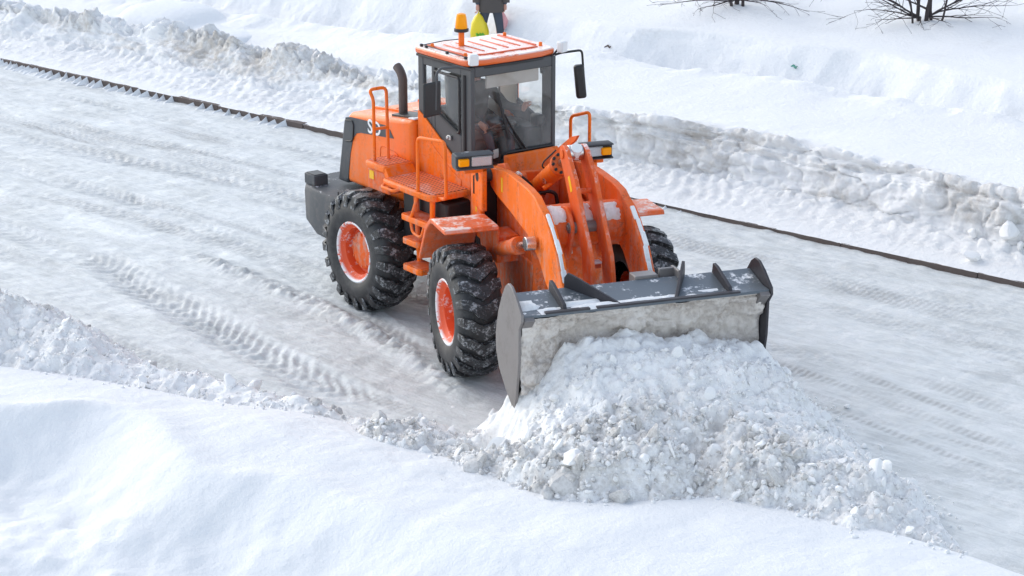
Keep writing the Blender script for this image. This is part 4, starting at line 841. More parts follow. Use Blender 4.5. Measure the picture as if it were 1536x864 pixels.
for s in (1, -1):
    BM = MB().prism(boom, s*.43, s*.52).build('boom_arm', M['orange' if s > 0 else 'orange_dull'], LD, F, bevel=.012)  # left arm takes the deeper orange, which paints in its shade
    MB().cyl((s*.40, 3.31, 1.02), (s*.55, 3.31, 1.02), .075).build('bucket_pin', M['steel_dark'], BM, bevel=.008)
    if s > 0: MB().box((.5225, 1.20, 2.02), (.004, .05, .16)).build('sticker', M['yellow'], BM, bevel=0)
    # snow caught along the upper edge
    sn = MB(); pr_ = [(2.55, 2.045), (2.686, 1.945), (2.81, 1.835), (2.932, 1.725), (3.03, 1.575), (3.10, 1.465)]
    for i in range(len(pr_)-1):
        (a, b), (c, d) = pr_[i], pr_[i+1]
        x0, x1 = sorted((s*rnd.uniform(.435, .455), s*rnd.uniform(.495, .515))); t_ = rnd.uniform(.012, .022)
        sn.add([(x0, a, b-.004), (x1, a, b-.004), (x1-.008, a, b+t_), (x0+.008, a, b+t_), (x0, c, d-.004), (x1, c, d-.004), (x1-.008, c, d+t_), (x0+.008, c, d+t_)], [(0, 1, 2, 3), (4, 7, 6, 5), (0, 4, 5, 1), (1, 5, 6, 2), (2, 6, 7, 3), (3, 7, 4, 0)])
    sn.build('edge_snow', M['snow_soft'], BM, bevel=.006)
    # lift cylinder
    LC = MB().cyl((s*.60, .95, 1.20), (s*.60, 1.98, 1.56), .082, seg=24).cyl((s*.60, 1.90, 1.53), (s*.60, 2.02, 1.573), .098, seg=24).cyl((s*.54, .97, 1.205), (s*.66, .97, 1.205), .10).build('lift_cylinder', M['orange_dull'], LD, F, bevel=.01)
    MB().cyl((s*.60, 2.0, 1.566), (s*.60, 2.34, 1.68), .04).cyl((s*.55, 2.36, 1.69), (s*.66, 2.36, 1.69), .075).build('cylinder_rod', M['chrome'], LC, bevel=.006)
tc = (2.20, 1.80)
CT = MB().cyl((-.43, tc[0], tc[1]), (.43, tc[0], tc[1]), .235, seg=36).build('boom_cross_tube', M['orange_dull'], LD, F, bevel=0)
def tube_snow(x0, x1, a0, a1, seed, th=.02):
    nx, na = 22, 16; X, A = np.meshgrid(np.linspace(x0, x1, nx), np.linspace(a0, a1, na))
    e = np.minimum(np.minimum(X-x0, x1-X)/(x1-x0), np.minimum(A-a0, a1-A)/(a1-a0))
    n1 = fbm(X*9, A*4, 3, seed); t_ = np.clip((e*4+.55*n1-.1), -.3, 1)*th; r = .235+t_+.006*fbm(X*30, A*14, 2, seed+1)
    return grid_mesh('snow_patch', X, tc[0]+r*np.cos(A), tc[1]+r*np.sin(A), {'dirt': 0*X+.2})
link('snow_patch', tube_snow(.20, .42, .35, 1.55, 201, .03), M['snow'], CT); link('snow_patch', tube_snow(-.09, .08, .4, 1.5, 203), M['snow'], CT); link('snow_patch', tube_snow(-.40, -.2, .3, 1.3, 207), M['snow'], CT)
for s in (1, -1):
    MB().prism([(2.10, 2.02), (2.36, 2.05), (2.48, 1.97), (2.54, 1.88), (2.53, 1.78), (2.46, 1.58), (2.36, 1.45), (2.25, 1.52)], s*.165, s*.205).build('crank_bracket', M['orange_dull'], CT, bevel=.012)
MB().cyl((-.215, 2.46, 1.85), (.215, 2.46, 1.85), .06).cyl((-.23, 2.46, 1.85), (.23, 2.46, 1.85), .032).build('crank_pin', M['steel_worn'], CT, bevel=.008)
crank = [(1.97, 2.50), (1.96, 2.57), (2.0, 2.625), (2.07, 2.64), (2.17, 2.60), (2.25, 2.52), (2.42, 2.36), (2.55, 2.16), (2.665, 1.975), (2.80, 1.80), (2.905, 1.64), (2.965, 1.42), (2.985, 1.12), (2.93, 1.02), (2.82, 1.02), (2.74, 1.10), (2.70, 1.33), (2.655, 1.62), (2.45, 1.85), (2.28, 2.07), (2.10, 2.34)]
BCR = empty('bellcrank', (0, 0, 0), LD); BCR.rotation_euler.z = TH
for s in (1, -1):
    MB().prism(crank, s*.085, s*.135).build('crank_plate', M['orange_edge'], BCR, bevel=.008)
    MB().cyl((s*.136, 2.06, 2.545), (s*.150, 2.06, 2.545), .05, seg=18).build('pin_cap', M['orange_dull'], BCR, bevel=.006)
MB().bx(-.085, .085, 2.60, 2.66, 1.44, 1.50).cyl((-.085, 2.33, 2.20), (.085, 2.33, 2.20), .03).build('spacer', M['orange_edge'], BCR, bevel=.004)
MB().bx(-.075, .075, 2.62, 2.72, 1.505, 1.53).build('spacer_snow', M['snow_soft'], BCR, bevel=.01)
MB().box((.1365, 2.30, 2.28), (.004, .055, .17), Matrix.Rotation(.55, 3, 'X')).build('sticker', M['yellow'], BCR, bevel=0)
MB().tube([(0, 2.06, 2.55), (0, 2.13, 2.62)], [.09, .06], 14).build('pin_snow', M['snow'], BCR, bevel=0)
TCY = MB().cyl((0, .78, 1.80), (0, 1.62, 2.30), .10, seg=28).cyl((-.1, .78, 1.80), (.1, .78, 1.80), .11).build('tilt_cylinder', M['orange'], LD, F, bevel=.01)
dirv = Vector((0, .84, .50)).normalized()
fl = MB().cyl(Vector((0, 1.62, 2.30)), Vector((0, 1.62, 2.30))+dirv*.07, .125, seg=24)
fl.build('cylinder_flange', M['orange_dull'], TCY, bevel=.008)
for k in range(10):
    a = k*2*math.pi/10; e1 = Vector((1, 0, 0)); e2 = dirv.cross(e1); c = Vector((0, 1.62, 2.30))+(e1*math.cos(a)+e2*math.sin(a))*.105
    MB().cyl(c+dirv*.07, c+dirv*.095, .017, seg=6).build('flange_bolt', M['black'], TCY, bevel=0)
MB().cyl(Vector((0, 1.62, 2.30))+dirv*.07, (0, 2.03, 2.54), .05).cyl((-.08, 2.06, 2.55), (.08, 2.06, 2.55), .085).build('cylinder_rod', M['chrome'], TCY, bevel=.006)
MB().cyl((.20, .86, 1.96), (.13, .86, 1.96), .085, seg=24).build('hose_drum', M['orange_dull'], TCY, bevel=.01)
hz = lambda x, y, xp: Vector(P_(x, y, 0, xp, True))
hy = lambda x, y, yp: Vector(P_(x, y, 1, yp, True))
def hose(pts, r, mat, yp, name='hose'): return MB().tube(arc([hy(x, y, yp) for x, y in pts], .05), r, 10).build(name, M[mat], LD, F, bevel=0)
hose([(778, 262), (790, 272), (802, 285), (818, 290)], .024, 'black', 1.0); hose([(780, 277), (790, 283), (803, 290)], .018, 'black', 1.0); hose([(800, 318), (806, 290), (822, 286), (834, 290), (838, 318)], .022, 'black', 1.1); hose([(790, 320), (797, 298), (812, 296)], .02, 'black', 1.05)
hose([(817, 275), (818, 265), (826, 262), (832, 262)], .022, 'chrome', 1.35); hose([(834, 225), (815, 243), (813, 250), (820, 255)], .009, 'black', 1.3)
hose([(815, 283), (835, 268), (842, 264)], .026, 'orange', 1.35, 'pipe')
MB().tube([hy(775, 260, 1.0), hy(781, 265, 1.0)], .035, 10).build('hose_fitting', M['chrome'], LD, F, bevel=.004)
# right-hand rail from tower to cab front, over the bellcrank
MB().plate([hz(x, y, -.22) for x, y in ((815, 247), (838, 222), (858, 205), (868, 203), (864, 211), (845, 229), (824, 250))], .03).build('guard_plate', M['orange_dull'], LD, F, bevel=.004)
for x, z in ((.28, 1.42), (.02, 1.46)): MB().box((x, 1.975 if z < 1.4 else 1.925, z), (.10, .006, .13), Matrix.Rotation(.42, 3, 'X')).build('sticker', M['paper'], LD, F, bevel=0)
# fenders
def fender(s):
    sec = [(.48, 1.06), (.76, 1.50), (.93, 1.63), (1.02, 1.655), (1.50, 1.655), (1.53, 1.61), (1.50, 1.60), (1.03, 1.60), (.95, 1.575), (.80, 1.46), (.53, 1.05)]
    FE = MB().prism(sec, s*.66, s*1.28).build('fender', M['orange_frost_glare'], LD, F, bevel=.012)
    MB().prism([(.80, 1.46), (1.0, 1.59), (1.48, 1.59), (1.45, 1.40), (.9, 1.25)], s*.64, s*.67).build('fender_bracket', M['orange_dull'], FE, bevel=.006)
    MB().bx(min(s*.40, s*.66), max(s*.40, s*.66), 1.05, 1.42, 1.20, 1.50).build('fender_mount', M['orange_dull'], FE, bevel=.01)
fender(1); fender(-1)
# head lamps on brackets
def headlight(s, cx, cz, mat, hw_):
    y0 = 1.0
    MB().bx(min(s*.62, s*(abs(cx)+.1)), max(s*.62, s*(abs(cx)+.1)), y0-.10, y0-.02, cz-.15, cz-.095).bx(min(s*.62, s*.68), max(s*.62, s*.68), y0-.30, y0-.02, cz-.60, cz-.10).build('lamp_bracket', M['orange'], LD, F, bevel=.012)
    H_ = MB().prism([(y0-.14, cz-.06), (y0-.14, cz+.05), (y0-.10, cz+.085), (y0+.06, cz+.085), (y0+.08, cz+.072), (y0+.02, cz+.06), (y0+.02, cz-.062), (y0+.08, cz-.075), (y0+.05, cz-.09), (y0-.10, cz-.09)], cx-hw_, cx+hw_).build('headlight', M[mat], LD, F, bevel=.012)
    li, ai = cx-s*(hw_-.135), cx+s*(hw_-.085)
    MB().bx(li-.115, li+.115, y0+.021, y0+.045, cz-.056, cz+.054).build('reflector', M['white_lamp'], H_, bevel=.015)
    MB().bx(li-.115, li+.115, y0+.047, y0+.060, cz-.056, cz+.054).build('lens', M['lens'], H_, bevel=.006)
    MB().bx(ai-.06, ai+.06, y0+.021, y0+.075, cz-.045, cz+.042).build('indicator', M['amber'], H_, bevel=.015)
headlight(1, .78, 2.265, 'slate', .215); headlight(-1, -.655, 2.26, 'black', .185)
MB().tube(arc([(.6525, .66, 1.80), (.67, .66, 1.80), (.67, .66, 2.0), (.6525, .66, 2.0)], .02), .012, 8).build('hose_loop', M['black'], LD, F, bevel=0)

# --- bucket
BK = empty('bucket', (0, 0, 0), LD); BK.rotation_euler.z = TH
BW = 1.335
shell_out = [(4.18, 1.545), (4.03, 1.548), (3.70, 1.63), (3.60, 1.55), (3.49, 1.36), (3.43, 1.12), (3.46, .93), (3.58, .76), (3.80, .64), (4.0, .575)]
def inset(pts, d):
    out = []
    for i, p in enumerate(pts):
        a = Vector(pts[max(0, i-1)]); b = Vector(pts[min(len(pts)-1, i+1)]); t = (b-a).normalized(); out.append(tuple(Vector(p)+Vector((-t.y, t.x))*d))
    return out
sh_in = inset(shell_out, .03)
MB().prism(shell_out+sh_in[::-1], -BW+.03, BW-.03).build('shell', M['steel'], BK, bevel=.004)
endp = [(3.80, 1.77), (3.72, 1.72), (3.62, 1.60), (3.50, 1.40), (3.415, 1.14), (3.43, .95), (3.52, .80), (3.70, .66), (3.93, .52), (4.0, .52), (4.06, .75), (4.12, 1.05), (4.13, 1.40), (4.21, 1.50), (4.20, 1.57), (4.02, 1.70), (3.90, 1.765)]
for s in (1, -1): MB().prism(endp, s*(BW-.028), s*BW).build('end_plate', M['steel_worn' if s > 0 else 'steel_dark'], BK, bevel=.005)
for s in (1, -1): MB().prism([(4.05, 1.30), (4.14, 1.42), (4.22, 1.50), (4.16, 1.545), (4.05, 1.50)], s*(BW-.032), s*(BW-.14)).build('corner_gusset', M['steel_worn'], BK, bevel=.006)
MB().prism([(3.93, .60), (4.02, .595), (4.06, .535), (3.99, .53)], -BW+.03, BW-.03).build('cutting_edge', M['steel_worn'], BK, bevel=.004)
for x0, x1 in ((-.98, .55), (.62, 1.08)): MB().bx(x0, x1, 4.14, 4.20, 1.547, 1.566).build('edge_bar', M['steel_dark'], BK, bevel=.004)
ztop = lambda y: np.interp(y, [3.70, 4.03, 4.18], [1.63, 1.548, 1.545])
for x, w_ in ((.86, .035), (-.90, .035)):
    MB().prism([(3.70, 1.62), (3.72, 1.73), (3.80, 1.72), (4.12, 1.60), (4.15, 1.54), (4.0, 1.54)], x-w_/2, x+w_/2).build('gusset', M['steel_dark'], BK, bevel=.004)
for (xa, xb) in ((.70, .28), (-.58, -.30)):           # guards that lean inwards towards the lip
    ya, yb = 3.68, 4.15
    def pt(t, h_): return (xa+(xb-xa)*t, ya+(yb-ya)*t, float(ztop(ya+(yb-ya)*t))+h_)
    MB().plate([pt(0, -.01), pt(.0, .10), pt(.06, .155), pt(.15, .15), pt(1, .012), pt(1, -.01), pt(.7, -.012)], .03).build('guard_fin', M['steel_dark'], BK, bevel=.004)
MB().bx(-.30, -.05, 3.52, 3.69, 1.50, 1.66).bx(-.52, -.30, 3.50, 3.76, 1.46, 1.60).bx(-.50, -.33, 3.60, 3.64, 1.60, 1.70).bx(-.52, -.49, 3.55, 3.76, 1.6, 1.70).build('hinge_bracket', M['steel_worn'], BK, bevel=.01)
for s in (1, -1): MB().prism([(3.24, .90), (3.20, 1.08), (3.32, 1.15), (3.50, 1.30), (3.50, .86)], s*.56, s*.60).prism([(3.24, .90), (3.20, 1.08), (3.32, 1.15), (3.50, 1.30), (3.50, .86)], s*.36, s*.40).build('hinge_plate', M['steel_dark'], BK, bevel=.006)
MB().prism([(2.80, 1.03), (2.84, 1.13), (3.42, 1.36), (3.5, 1.30), (3.44, 1.22)], -.07, .07).build('bucket_link', M['orange_dull'], BK, bevel=.01)
# snow lying on the top plate
def plate_snow(xa, xb, ya, yb, th, seed, cut):
    X, Y = np.meshgrid(np.linspace(xa, xb, 90), np.linspace(ya, yb, 16)); nn = fbm(X*6, Y*11, 4, seed)+.5*fbm(X*1.7, 0*Y, 2, seed+2)
    e = np.minimum(np.minimum(X-xa, xb-X)/.1, np.minimum(Y-ya, yb-Y)/.06); h_ = np.clip(nn*.8+cut, -1, 1)*np.clip(e, 0, 1)*th
    return grid_mesh('lip_snow', X, Y, ztop(Y)+h_+.001, {'dirt': 0*X}, mask=h_ > .0)
for a in ((-.35, 1.12, 4.03, 4.19, .03, 301, .42), (-1.25, -.4, 4.0, 4.18, .02, 303, -.25), (.92, 1.28, 3.86, 4.15, .05, 305, .15), (.45, .85, 3.95, 4.06, .025, 307, .2)): link('lip_snow', plate_snow(*a), M['snow_soft'], BK)
# dirty snow packed inside the bucket
nx, nz = 160, 60
X, T = np.meshgrid(np.linspace(-BW+.035, BW-.035, nx), np.linspace(0, 1, nz))
prf = np.array([(4.135, 1.508), (4.06, 1.46), (3.98, 1.36), (3.93, 1.22), (3.92, 1.05), (3.96, .86), (4.0, .70)])
tk = np.linspace(0, 1, len(prf)); Yp = np.interp(T, tk, prf[:, 0]); Zp = np.interp(T, tk, prf[:, 1])
am = np.clip(T*6, 0, 1)
Yp = Yp+am*(.07*fbm(X*1.6, T*2, 4, 313)+.065*rock(X*3.5, T*3, 315)+.03*rock(X*9, T*7, 317)+.010*fbm(X*16, T*12, 3, 319)); Zp = Zp-.02*np.clip(fbm(X*5, 0*T, 3, 318), 0, 1)*(1-am)
Yp = Yp+.07*sst(.95, 1.3, np.abs(X))*am; Yp = np.minimum(Yp, 4.13)
pk = link('packed_snow', grid_mesh('packed_snow', X, Yp, Zp, {'dirt': np.clip(.3+.5*fbm(X*2, T*2, 3, 321), 0, 1)}), M['snow_packed'])
pk.rotation_euler.z = TH
tag(pk, 'dirty grey snow packed inside the mouth of the loader bucket', 'snow')
# ------------------------------------------------------------------ people
def skinned(name, joints, edges, radii, root, mats, paint_fn, sub=2):
    me = bpy.data.meshes.new(name); names = list(joints); ix = {k: i for i, k in enumerate(names)}
    me.from_pydata([joints[k] for k in names], [(ix[a], ix[b]) for a, b in edges], [])
    o = bpy.data.objects.new(name, me); COL.objects.link(o)
    sk = o.modifiers.new('skin', 'SKIN'); sk.use_smooth_shade = True
    if not me.skin_vertices: me.attributes.new('tmp', 'FLOAT', 'POINT')
    for k in names:
        d = me.skin_vertices[0].data[ix[k]]; r = radii[k]; d.radius = r if isinstance(r, tuple) else (r, r); d.use_root = (k == root)
    ss = o.modifiers.new('sub', 'SUBSURF'); ss.levels = sub; ss.render_levels = sub
    dg = bpy.context.evaluated_depsgraph_get(); m2 = bpy.data.meshes.new_from_object(o.evaluated_get(dg))
    bpy.data.objects.remove(o)
    for mt in mats: m2.materials.append(mt)
    for p in m2.polygons: p.material_index = paint_fn(Vector(p.center)); p.use_smooth = True
    o = bpy.data.objects.new(name, m2); COL.objects.link(o); return o
def head_parts(parent, c, fwd, hair):
    """face details on a head centred at c looking along fwd"""
    f = Vector(fwd).normalized(); r = f.cross(Vector((0, 0, 1))).normalized(); up = r.cross(f)
    hm = MB(); 
    for i in range(7):
        for j in range(12): pass
    bm = bmesh.new(); bmesh.ops.create_icosphere(bm, subdivisions=3, radius=.112)
    for v in bm.verts:
        v.co.z *= 1.12
    bmesh.ops.delete(bm, geom=[v for v in bm.verts if v.co.y > .035 and v.co.z < .055 or v.co.z < -.03], context='VERTS')
    me = bpy.data.meshes.new('hair'); bm.to_mesh(me); bm.free()
    me.polygons.foreach_set('use_smooth', np.ones(len(me.polygons), bool)); o = link('hair', me, hair, parent); so = o.modifiers.new('s', 'SOLIDIFY'); so.thickness = .012
    R = Matrix((r, f, up)).transposed().to_4x4(); o.matrix_local = Matrix.Translation(Vector(c)+up*.018)@R
    for s in (-1, 1):
        MB().cyl(Vector(c)+r*s*.033+f*.088+up*.01, Vector(c)+r*s*.033+f*.098+up*.01, .011, seg=10).build('eye', M['boots'], parent, bevel=0)
        MB().tube([Vector(c)+r*s*.088+up*.02, Vector(c)+r*s*.098+up*.0-f*.01, Vector(c)+r*s*.088-up*.03], [.014, .018, .010], 8).build('ear', M['skin'], parent, bevel=0)
    MB().tube([Vector(c)+f*.085+up*.015, Vector(c)+f*.118-up*.018, Vector(c)+f*.09-up*.026], [.008, .015, .010], 8).build('nose', M['skin'], parent, bevel=0)
    MB().tube([Vector(c)-r*.024+f*.086-up*.052, Vector(c)+f*.096-up*.05, Vector(c)+r*.024+f*.086-up*.052], [.004, .007, .004], 8).build('mouth', M['bag_pink'], parent, bevel=0)
def hand(parent, w, d, side, mat, curl=.6):
    """palm and five bent fingers from wrist w along direction d"""
    d = Vector(d).normalized(); s = Vector(side); s = (s-d*s.dot(d)).normalized(); n = d.cross(s); w = Vector(w)
    b = MB(); b.tube([w-d*.02, w+d*.03, w+d*.085], [.026, .036, .034], 10)
    for k, (off, ln) in enumerate(((-.030, .060), (-.010, .072), (.010, .068), (.028, .052))):
        p = w+d*.08+s*off; q1 = p+(d*math.cos(curl*.5)+n*math.sin(curl*.5))*ln*.5; q2 = q1+(d*math.cos(curl*1.5)+n*math.sin(curl*1.5))*ln*.4; q3 = q2+(d*math.cos(curl*2.3)+n*math.sin(curl*2.3))*ln*.3
        b.tube([p, q1, q2, q3], [.010, .0095, .0085, .006], 8)
    p = w+d*.03-s*.03; b.tube([p, p-s*.025+d*.025+n*.01, p-s*.03+d*.055+n*.02], [.012, .011, .008], 8)
    return b.build('hand', mat, parent, bevel=0)

# pedestrian in the foot trench
pu, pv = guv(737, 82, .12); px_, py_ = xy(pu, pv); PZ0 = .12
ra = Vector((RT[0], RT[1], 0)); fa = Vector((-FW[0], -FW[1], 0)).normalized()   # walks along the trench, seen side-on from the front
def pp(r, f, z): return tuple(ra*r+fa*f+Vector((0, 0, z)))
J = dict(pelvis=pp(0, 0, .95), spine=pp(0, 0, 1.15), chest=pp(0, 0, 1.36), neck=pp(0, .0, 1.52), head=pp(0, .03, 1.66), crown=pp(0, .02, 1.75),
         shl=pp(-.19, 0, 1.43), ell=pp(-.25, .02, 1.16), wrl=pp(-.24, .08, .92), shr=pp(.19, 0, 1.43), elr=pp(.25, .0, 1.16), wrr=pp(.25, .02, .92),
         hpl=pp(-.10, .0, .88), knl=pp(-.17, .06, .48), anl=pp(-.22, .0, .09), tol=pp(-.21, .16, .05), hpr=pp(.10, 0, .88), knr=pp(.16, .08, .49), anr=pp(.20, .12, .09), tor=pp(.22, .28, .05))
E_ = [('pelvis', 'spine'), ('spine', 'chest'), ('chest', 'neck'), ('neck', 'head'), ('head', 'crown'), ('chest', 'shl'), ('shl', 'ell'), ('ell', 'wrl'), ('chest', 'shr'), ('shr', 'elr'), ('elr', 'wrr'),
      ('pelvis', 'hpl'), ('hpl', 'knl'), ('knl', 'anl'), ('anl', 'tol'), ('pelvis', 'hpr'), ('hpr', 'knr'), ('knr', 'anr'), ('anr', 'tor')]
Rr = dict(pelvis=(.17, .13), spine=(.17, .13), chest=(.19, .13), neck=.055, head=.095, crown=.07, shl=.085, ell=.062, wrl=.045, shr=.085, elr=.062, wrr=.045, hpl=.10, knl=.075, anl=.052, tol=.05, hpr=.10, knr=.075, anr=.052, tor=.05)
def pf(c): return 1 if c.z > 1.52 else 2 if c.z < .10 else 0
person = skinned('person', J, E_, Rr, 'pelvis', [M['trousers'], M['skin'], M['boots']], pf)
person.location = (px_, py_, PZ0)
tag(person, 'person in dark jacket and trousers walking behind the loader cab carrying bags', 'person')
jk = MB()
ell = lambda z, a, b, o=0: [pp(a*math.cos(t), b*math.sin(t)+o, z) for t in [k*2*math.pi/24 for k in range(24)]]
rings = [ell(.80, .235, .165), ell(.86, .24, .17), ell(1.0, .235, .165), ell(1.15, .225, .16), ell(1.35, .235, .16), ell(1.46, .20, .13), ell(1.53, .09, .085)]
jk.add([v for r in rings for v in r], [(i*24+k, i*24+(k+1) % 24, (i+1)*24+(k+1) % 24, (i+1)*24+k) for i in range(len(rings)-1) for k in range(24)])
for s in (-1, 1): jk.tube([pp(s*.19, 0, 1.44), pp(s*.235, .0, 1.36), pp(s*.265, .02, 1.16), pp(s*.265, .06, .97)], [.10, .10, .085, .07], 16)
jk.build('jacket', M['jacket'], person, bevel=0)
head_parts(person, pp(0, .035, 1.67), fa, M['hair'])
HL = hand(person, pp(-.245, .08, .92), (0, 0, -1), tuple(fa), M['skin']); HR_ = hand(person, pp(.25, .02, .92), (0, 0, -1), tuple(fa), M['skin'])
def carrier_bag(name, c, w, dpt, h, mats, label):
    lev = [(0.0, .02, .02), (-.10, .10, .3), (-.22, .45, .6), (-.45, .82, .9), (-.75, 1.0, 1.0), (-.95, .98, 1.0), (-1.0, .75, .75)]
    b = MB(); N = 20; vs = []
    for zz, a, d_ in lev:
        for k in range(N):
            t = k*2*math.pi/N; cr = 1+.06*math.sin(5*t+zz*7)
            vs.append(Vector(c)+Vector(pp(w/2*a*math.cos(t)*cr+.05*w*(zz**2), dpt/2*d_*math.sin(t)*cr, h*zz)))
    b.add(vs, [(i*N+k, i*N+(k+1) % N, (i+1)*N+(k+1) % N, (i+1)*N+k) for i in range(len(lev)-1) for k in range(N)]+[tuple(range(N)), tuple((len(lev)-1)*N+k for k in range(N))])
    o = b.build(name, mats, None, bevel=0, angle=80); tag(o, label, 'bag'); return o
hl_ = Vector((px_, py_, PZ0))+Vector(pp(-.245, .085, .835)); hr_ = Vector((px_, py_, PZ0))+Vector(pp(.25, .02, .835))
yb = carrier_bag('carrier_bag', hl_+Vector(pp(.02, 0, 0)), .34, .22, .52, M['bag_yellow'], 'yellow plastic carrier bag hanging from the walking person\'s hand')
gb = MB()
for k in range(5): gb.tube([hl_+Vector(pp(-.02+.025*k, .118, -.40-.03*(k % 2))), hl_+Vector(pp(.0+.03*k, .112, -.46+.02*(k % 3)))], .018, 8)
gb.build('green_print', M['bag_green'], yb, bevel=0)
carrier_bag('carrier_bag', hr_+Vector(pp(-.05, -.12, 0)), .24, .2, .5, M['bag_pink'], 'pinkish carrier bag held on the far side of the walking person')

# driver in the cab
sx = .05
D = dict(pelvis=(sx, -.68, 2.34), spine=(sx, -.70, 2.50), chest=(sx, -.66, 2.68), neck=(sx+.04, -.60, 2.80), head=(sx+.06, -.55, 2.90), crown=(sx+.06, -.56, 2.97),
         shl=(sx-.18, -.64, 2.70), ell=(sx-.30, -.46, 2.48), wrl=(sx-.40, -.24, 2.47), shr=(sx+.18, -.64, 2.70), elr=(sx+.27, -.46, 2.46), wrr=(sx+.22, -.24, 2.38),
         hpl=(sx-.10, -.62, 2.33), knl=(sx-.14, -.22, 2.32), anl=(sx-.12, -.12, 2.04), tol=(sx-.12, -.04, 2.0), hpr=(sx+.10, -.62, 2.33), knr=(sx+.16, -.22, 2.32), anr=(sx+.14, -.12, 2.04), tor=(sx+.14, -.04, 2.0))
Rd = dict(pelvis=(.16, .12), spine=(.16, .12), chest=(.17, .115), neck=.05, head=.085, crown=.065, shl=.08, ell=.06, wrl=.042, shr=.08, elr=.06, wrr=.042, hpl=.09, knl=.068, anl=.05, tol=.04, hpr=.09, knr=.068, anr=.05, tor=.04)
drv = skinned('person', D, E_, Rd, 'pelvis', [M['jacket'], M['skin'], M['trousers']], lambda c: 1 if c.z > 2.81 else 2 if (c.z < 2.40 and c.y > -.6) and abs(c.x-sx) < .24 and c.z < 2.39 else 0)
tag(drv, 'driver in dark clothes seated inside the loader cab behind the windscreen', 'person')
head_parts(drv, (sx+.06, -.545, 2.90), (.25, 1, -.1), M['hair'])
hand(drv, D['wrl'], (.0, .5, .8), (1, 0, 0), M['skin'], .5); hand(drv, D['wrr'], (-.3, .6, -.5), (1, 0, 0), M['skin'], .8)

# ------------------------------------------------------------------ bare shrubs beyond the trench
def field_z(u, v):
    j = np.argmin((Us-u)**2+((PV+NV*n)-v)**2); return float((PZ+NZ*n).reshape(-1)[j])
def branch(b, p, d, ln, r, depth, rr, sag=.0):
    pts = [p]; rad = [r]; k = max(3, int(ln/.12)); dd_ = Vector(d).normalized(); q_ = Vector(p)
    for i in range(k):
        dd_ = (dd_+Vector((rr.gauss(0, .10), rr.gauss(0, .10), rr.gauss(0, .07)+sag))).normalized(); q_ = q_+dd_*ln/k; pts.append(q_.copy()); rad.append(max(.0025, r*(1-.85*(i+1)/k)))
        if depth > 0 and i > 0 and rr.random() < .8:
            side = (dd_+Vector((rr.gauss(0, .6), rr.gauss(0, .6), rr.gauss(.05, .4)))).normalized(); branch(b, q_, side, ln*rr.uniform(.25, .5), max(.003, rad[-1]*.6), depth-1, rr, sag*.5)
    b.tube(pts, rad, 6 if r > .01 else 4, False)
def shrub(px, py, label, seed, stems, low):
    u_, v_ = guv(px, py, 1.12); z_ = field_z(u_, v_)-.04; x_, y_ = xy(u_, v_); rr = random.Random(seed)
    S_ = empty('bare_shrub', (x_, y_, z_)); tag(S_, label, 'shrub', 'bare shrubs in the snow field')
    for dx, dy, rad, lean in stems:
        p = ra*dx+fa*dy; b = MB(); d = Vector((rr.gauss(0, .05), rr.gauss(0, .05), 1))+ra*lean
        branch(b, p, d, 2.6, rad, 2, rr); b.build('trunk', M['bark'], S_, bevel=0, angle=60)
    for r_, f_, zc_, ln, sag in low:
        b = MB(); branch(b, ra*.05*np.sign(r_)+Vector((0, 0, .10)), ra*r_+fa*f_+Vector((0, 0, zc_)), ln, .017, 2, rr, sag); b.build('branch', M['bark'], S_, bevel=0, angle=60)
    return S_
shrub(1385, 27, 'bare shrub with three trunks and low spreading branches at upper right', 5, [(-.07, 0, .036, -.02), (.04, .05, .042, .0), (.14, 0, .03, .05), (-.2, .1, .02, -.2), (.3, .05, .02, .3)],
      [(-1, .1, .25, 1.7, .004), (-1, .35, .12, 1.3, -.004), (-1, .1, .5, 1.5, .0), (-.7, .6, .05, .9, -.02), (-.3, .9, .0, .6, -.02), (1, .1, .45, 1.5, .01), (1, .3, .25, 1.3, -.003), (1, .0, .6, 1.6, -.01), (.4, .9, .1, .7, -.03), (-.9, -.3, .4, 1.5, 0), (.9, -.3, .35, 1.9, 0)])
shrub(1105, 9, 'bare shrub cut off by the top edge, nearest the footpath', 9, [(0, 0, .045, .0), (.1, .1, .03, .1), (-.1, .1, .03, -.15)],
      [(-1, .5, .1, 1.3, -.01), (-.8, .8, .1, 1.0, -.02), (-1, .1, .3, 1.7, -.01), (.6, .8, .05, .8, -.02), (1, .3, .2, 1.3, -.01), (-.3, 1, .1, .8, -.02)])
tw = empty('twig', (*xy(*guv(1255, 22, 1.1)), 0)); bpy.data.objects.remove(tw)

# a car under a smooth cover of snow behind the left bank
cu, cv = -12.75, 2.95
X, Y = np.meshgrid(np.linspace(-2.3, 2.9, 110), np.linspace(-1.2, 1.2, 60))
def sup(x, y, cx, cy, a, b_, h_, p=3.0): return h_*np.clip(1-np.abs((x-cx)/a)**p-np.abs((y-cy)/b_)**p, 0, 1)**.5
Hc = np.maximum(sup(X, Y, -.1, 0, 1.05, .85, .40), sup(X, Y, 1.0, 0, 1.5, .9, .14))
Hc = np.maximum(Hc, sup(X, Y, -1.2, 0, .9, .88, .10)); Hc += .012*fbm(X*1.5, Y*1.5, 3, 401)
for _ in range(6): Hc[1:-1, 1:-1] = .2*(Hc[1:-1, 1:-1]+Hc[:-2, 1:-1]+Hc[2:, 1:-1]+Hc[1:-1, :-2]+Hc[1:-1, 2:])
for hx, hy in ((-.98, -.62), (.92, -.62)): Hc -= .10*np.exp(-((X-hx)/.13)**2-((Y-hy)/.12)**2)
cz = field_z(cu, cv)
car = link('snow_covered_car', grid_mesh('snow_covered_car', X, Y, Hc-.35*(1-sst(.0, .10, Hc)), {'dirt': 0*X}), M['snow_soft'])
cx_, cy_ = xy(cu, cv); car.location = (cx_, cy_, cz-.02); car.rotation_euler.z = TERR_ROT+.05
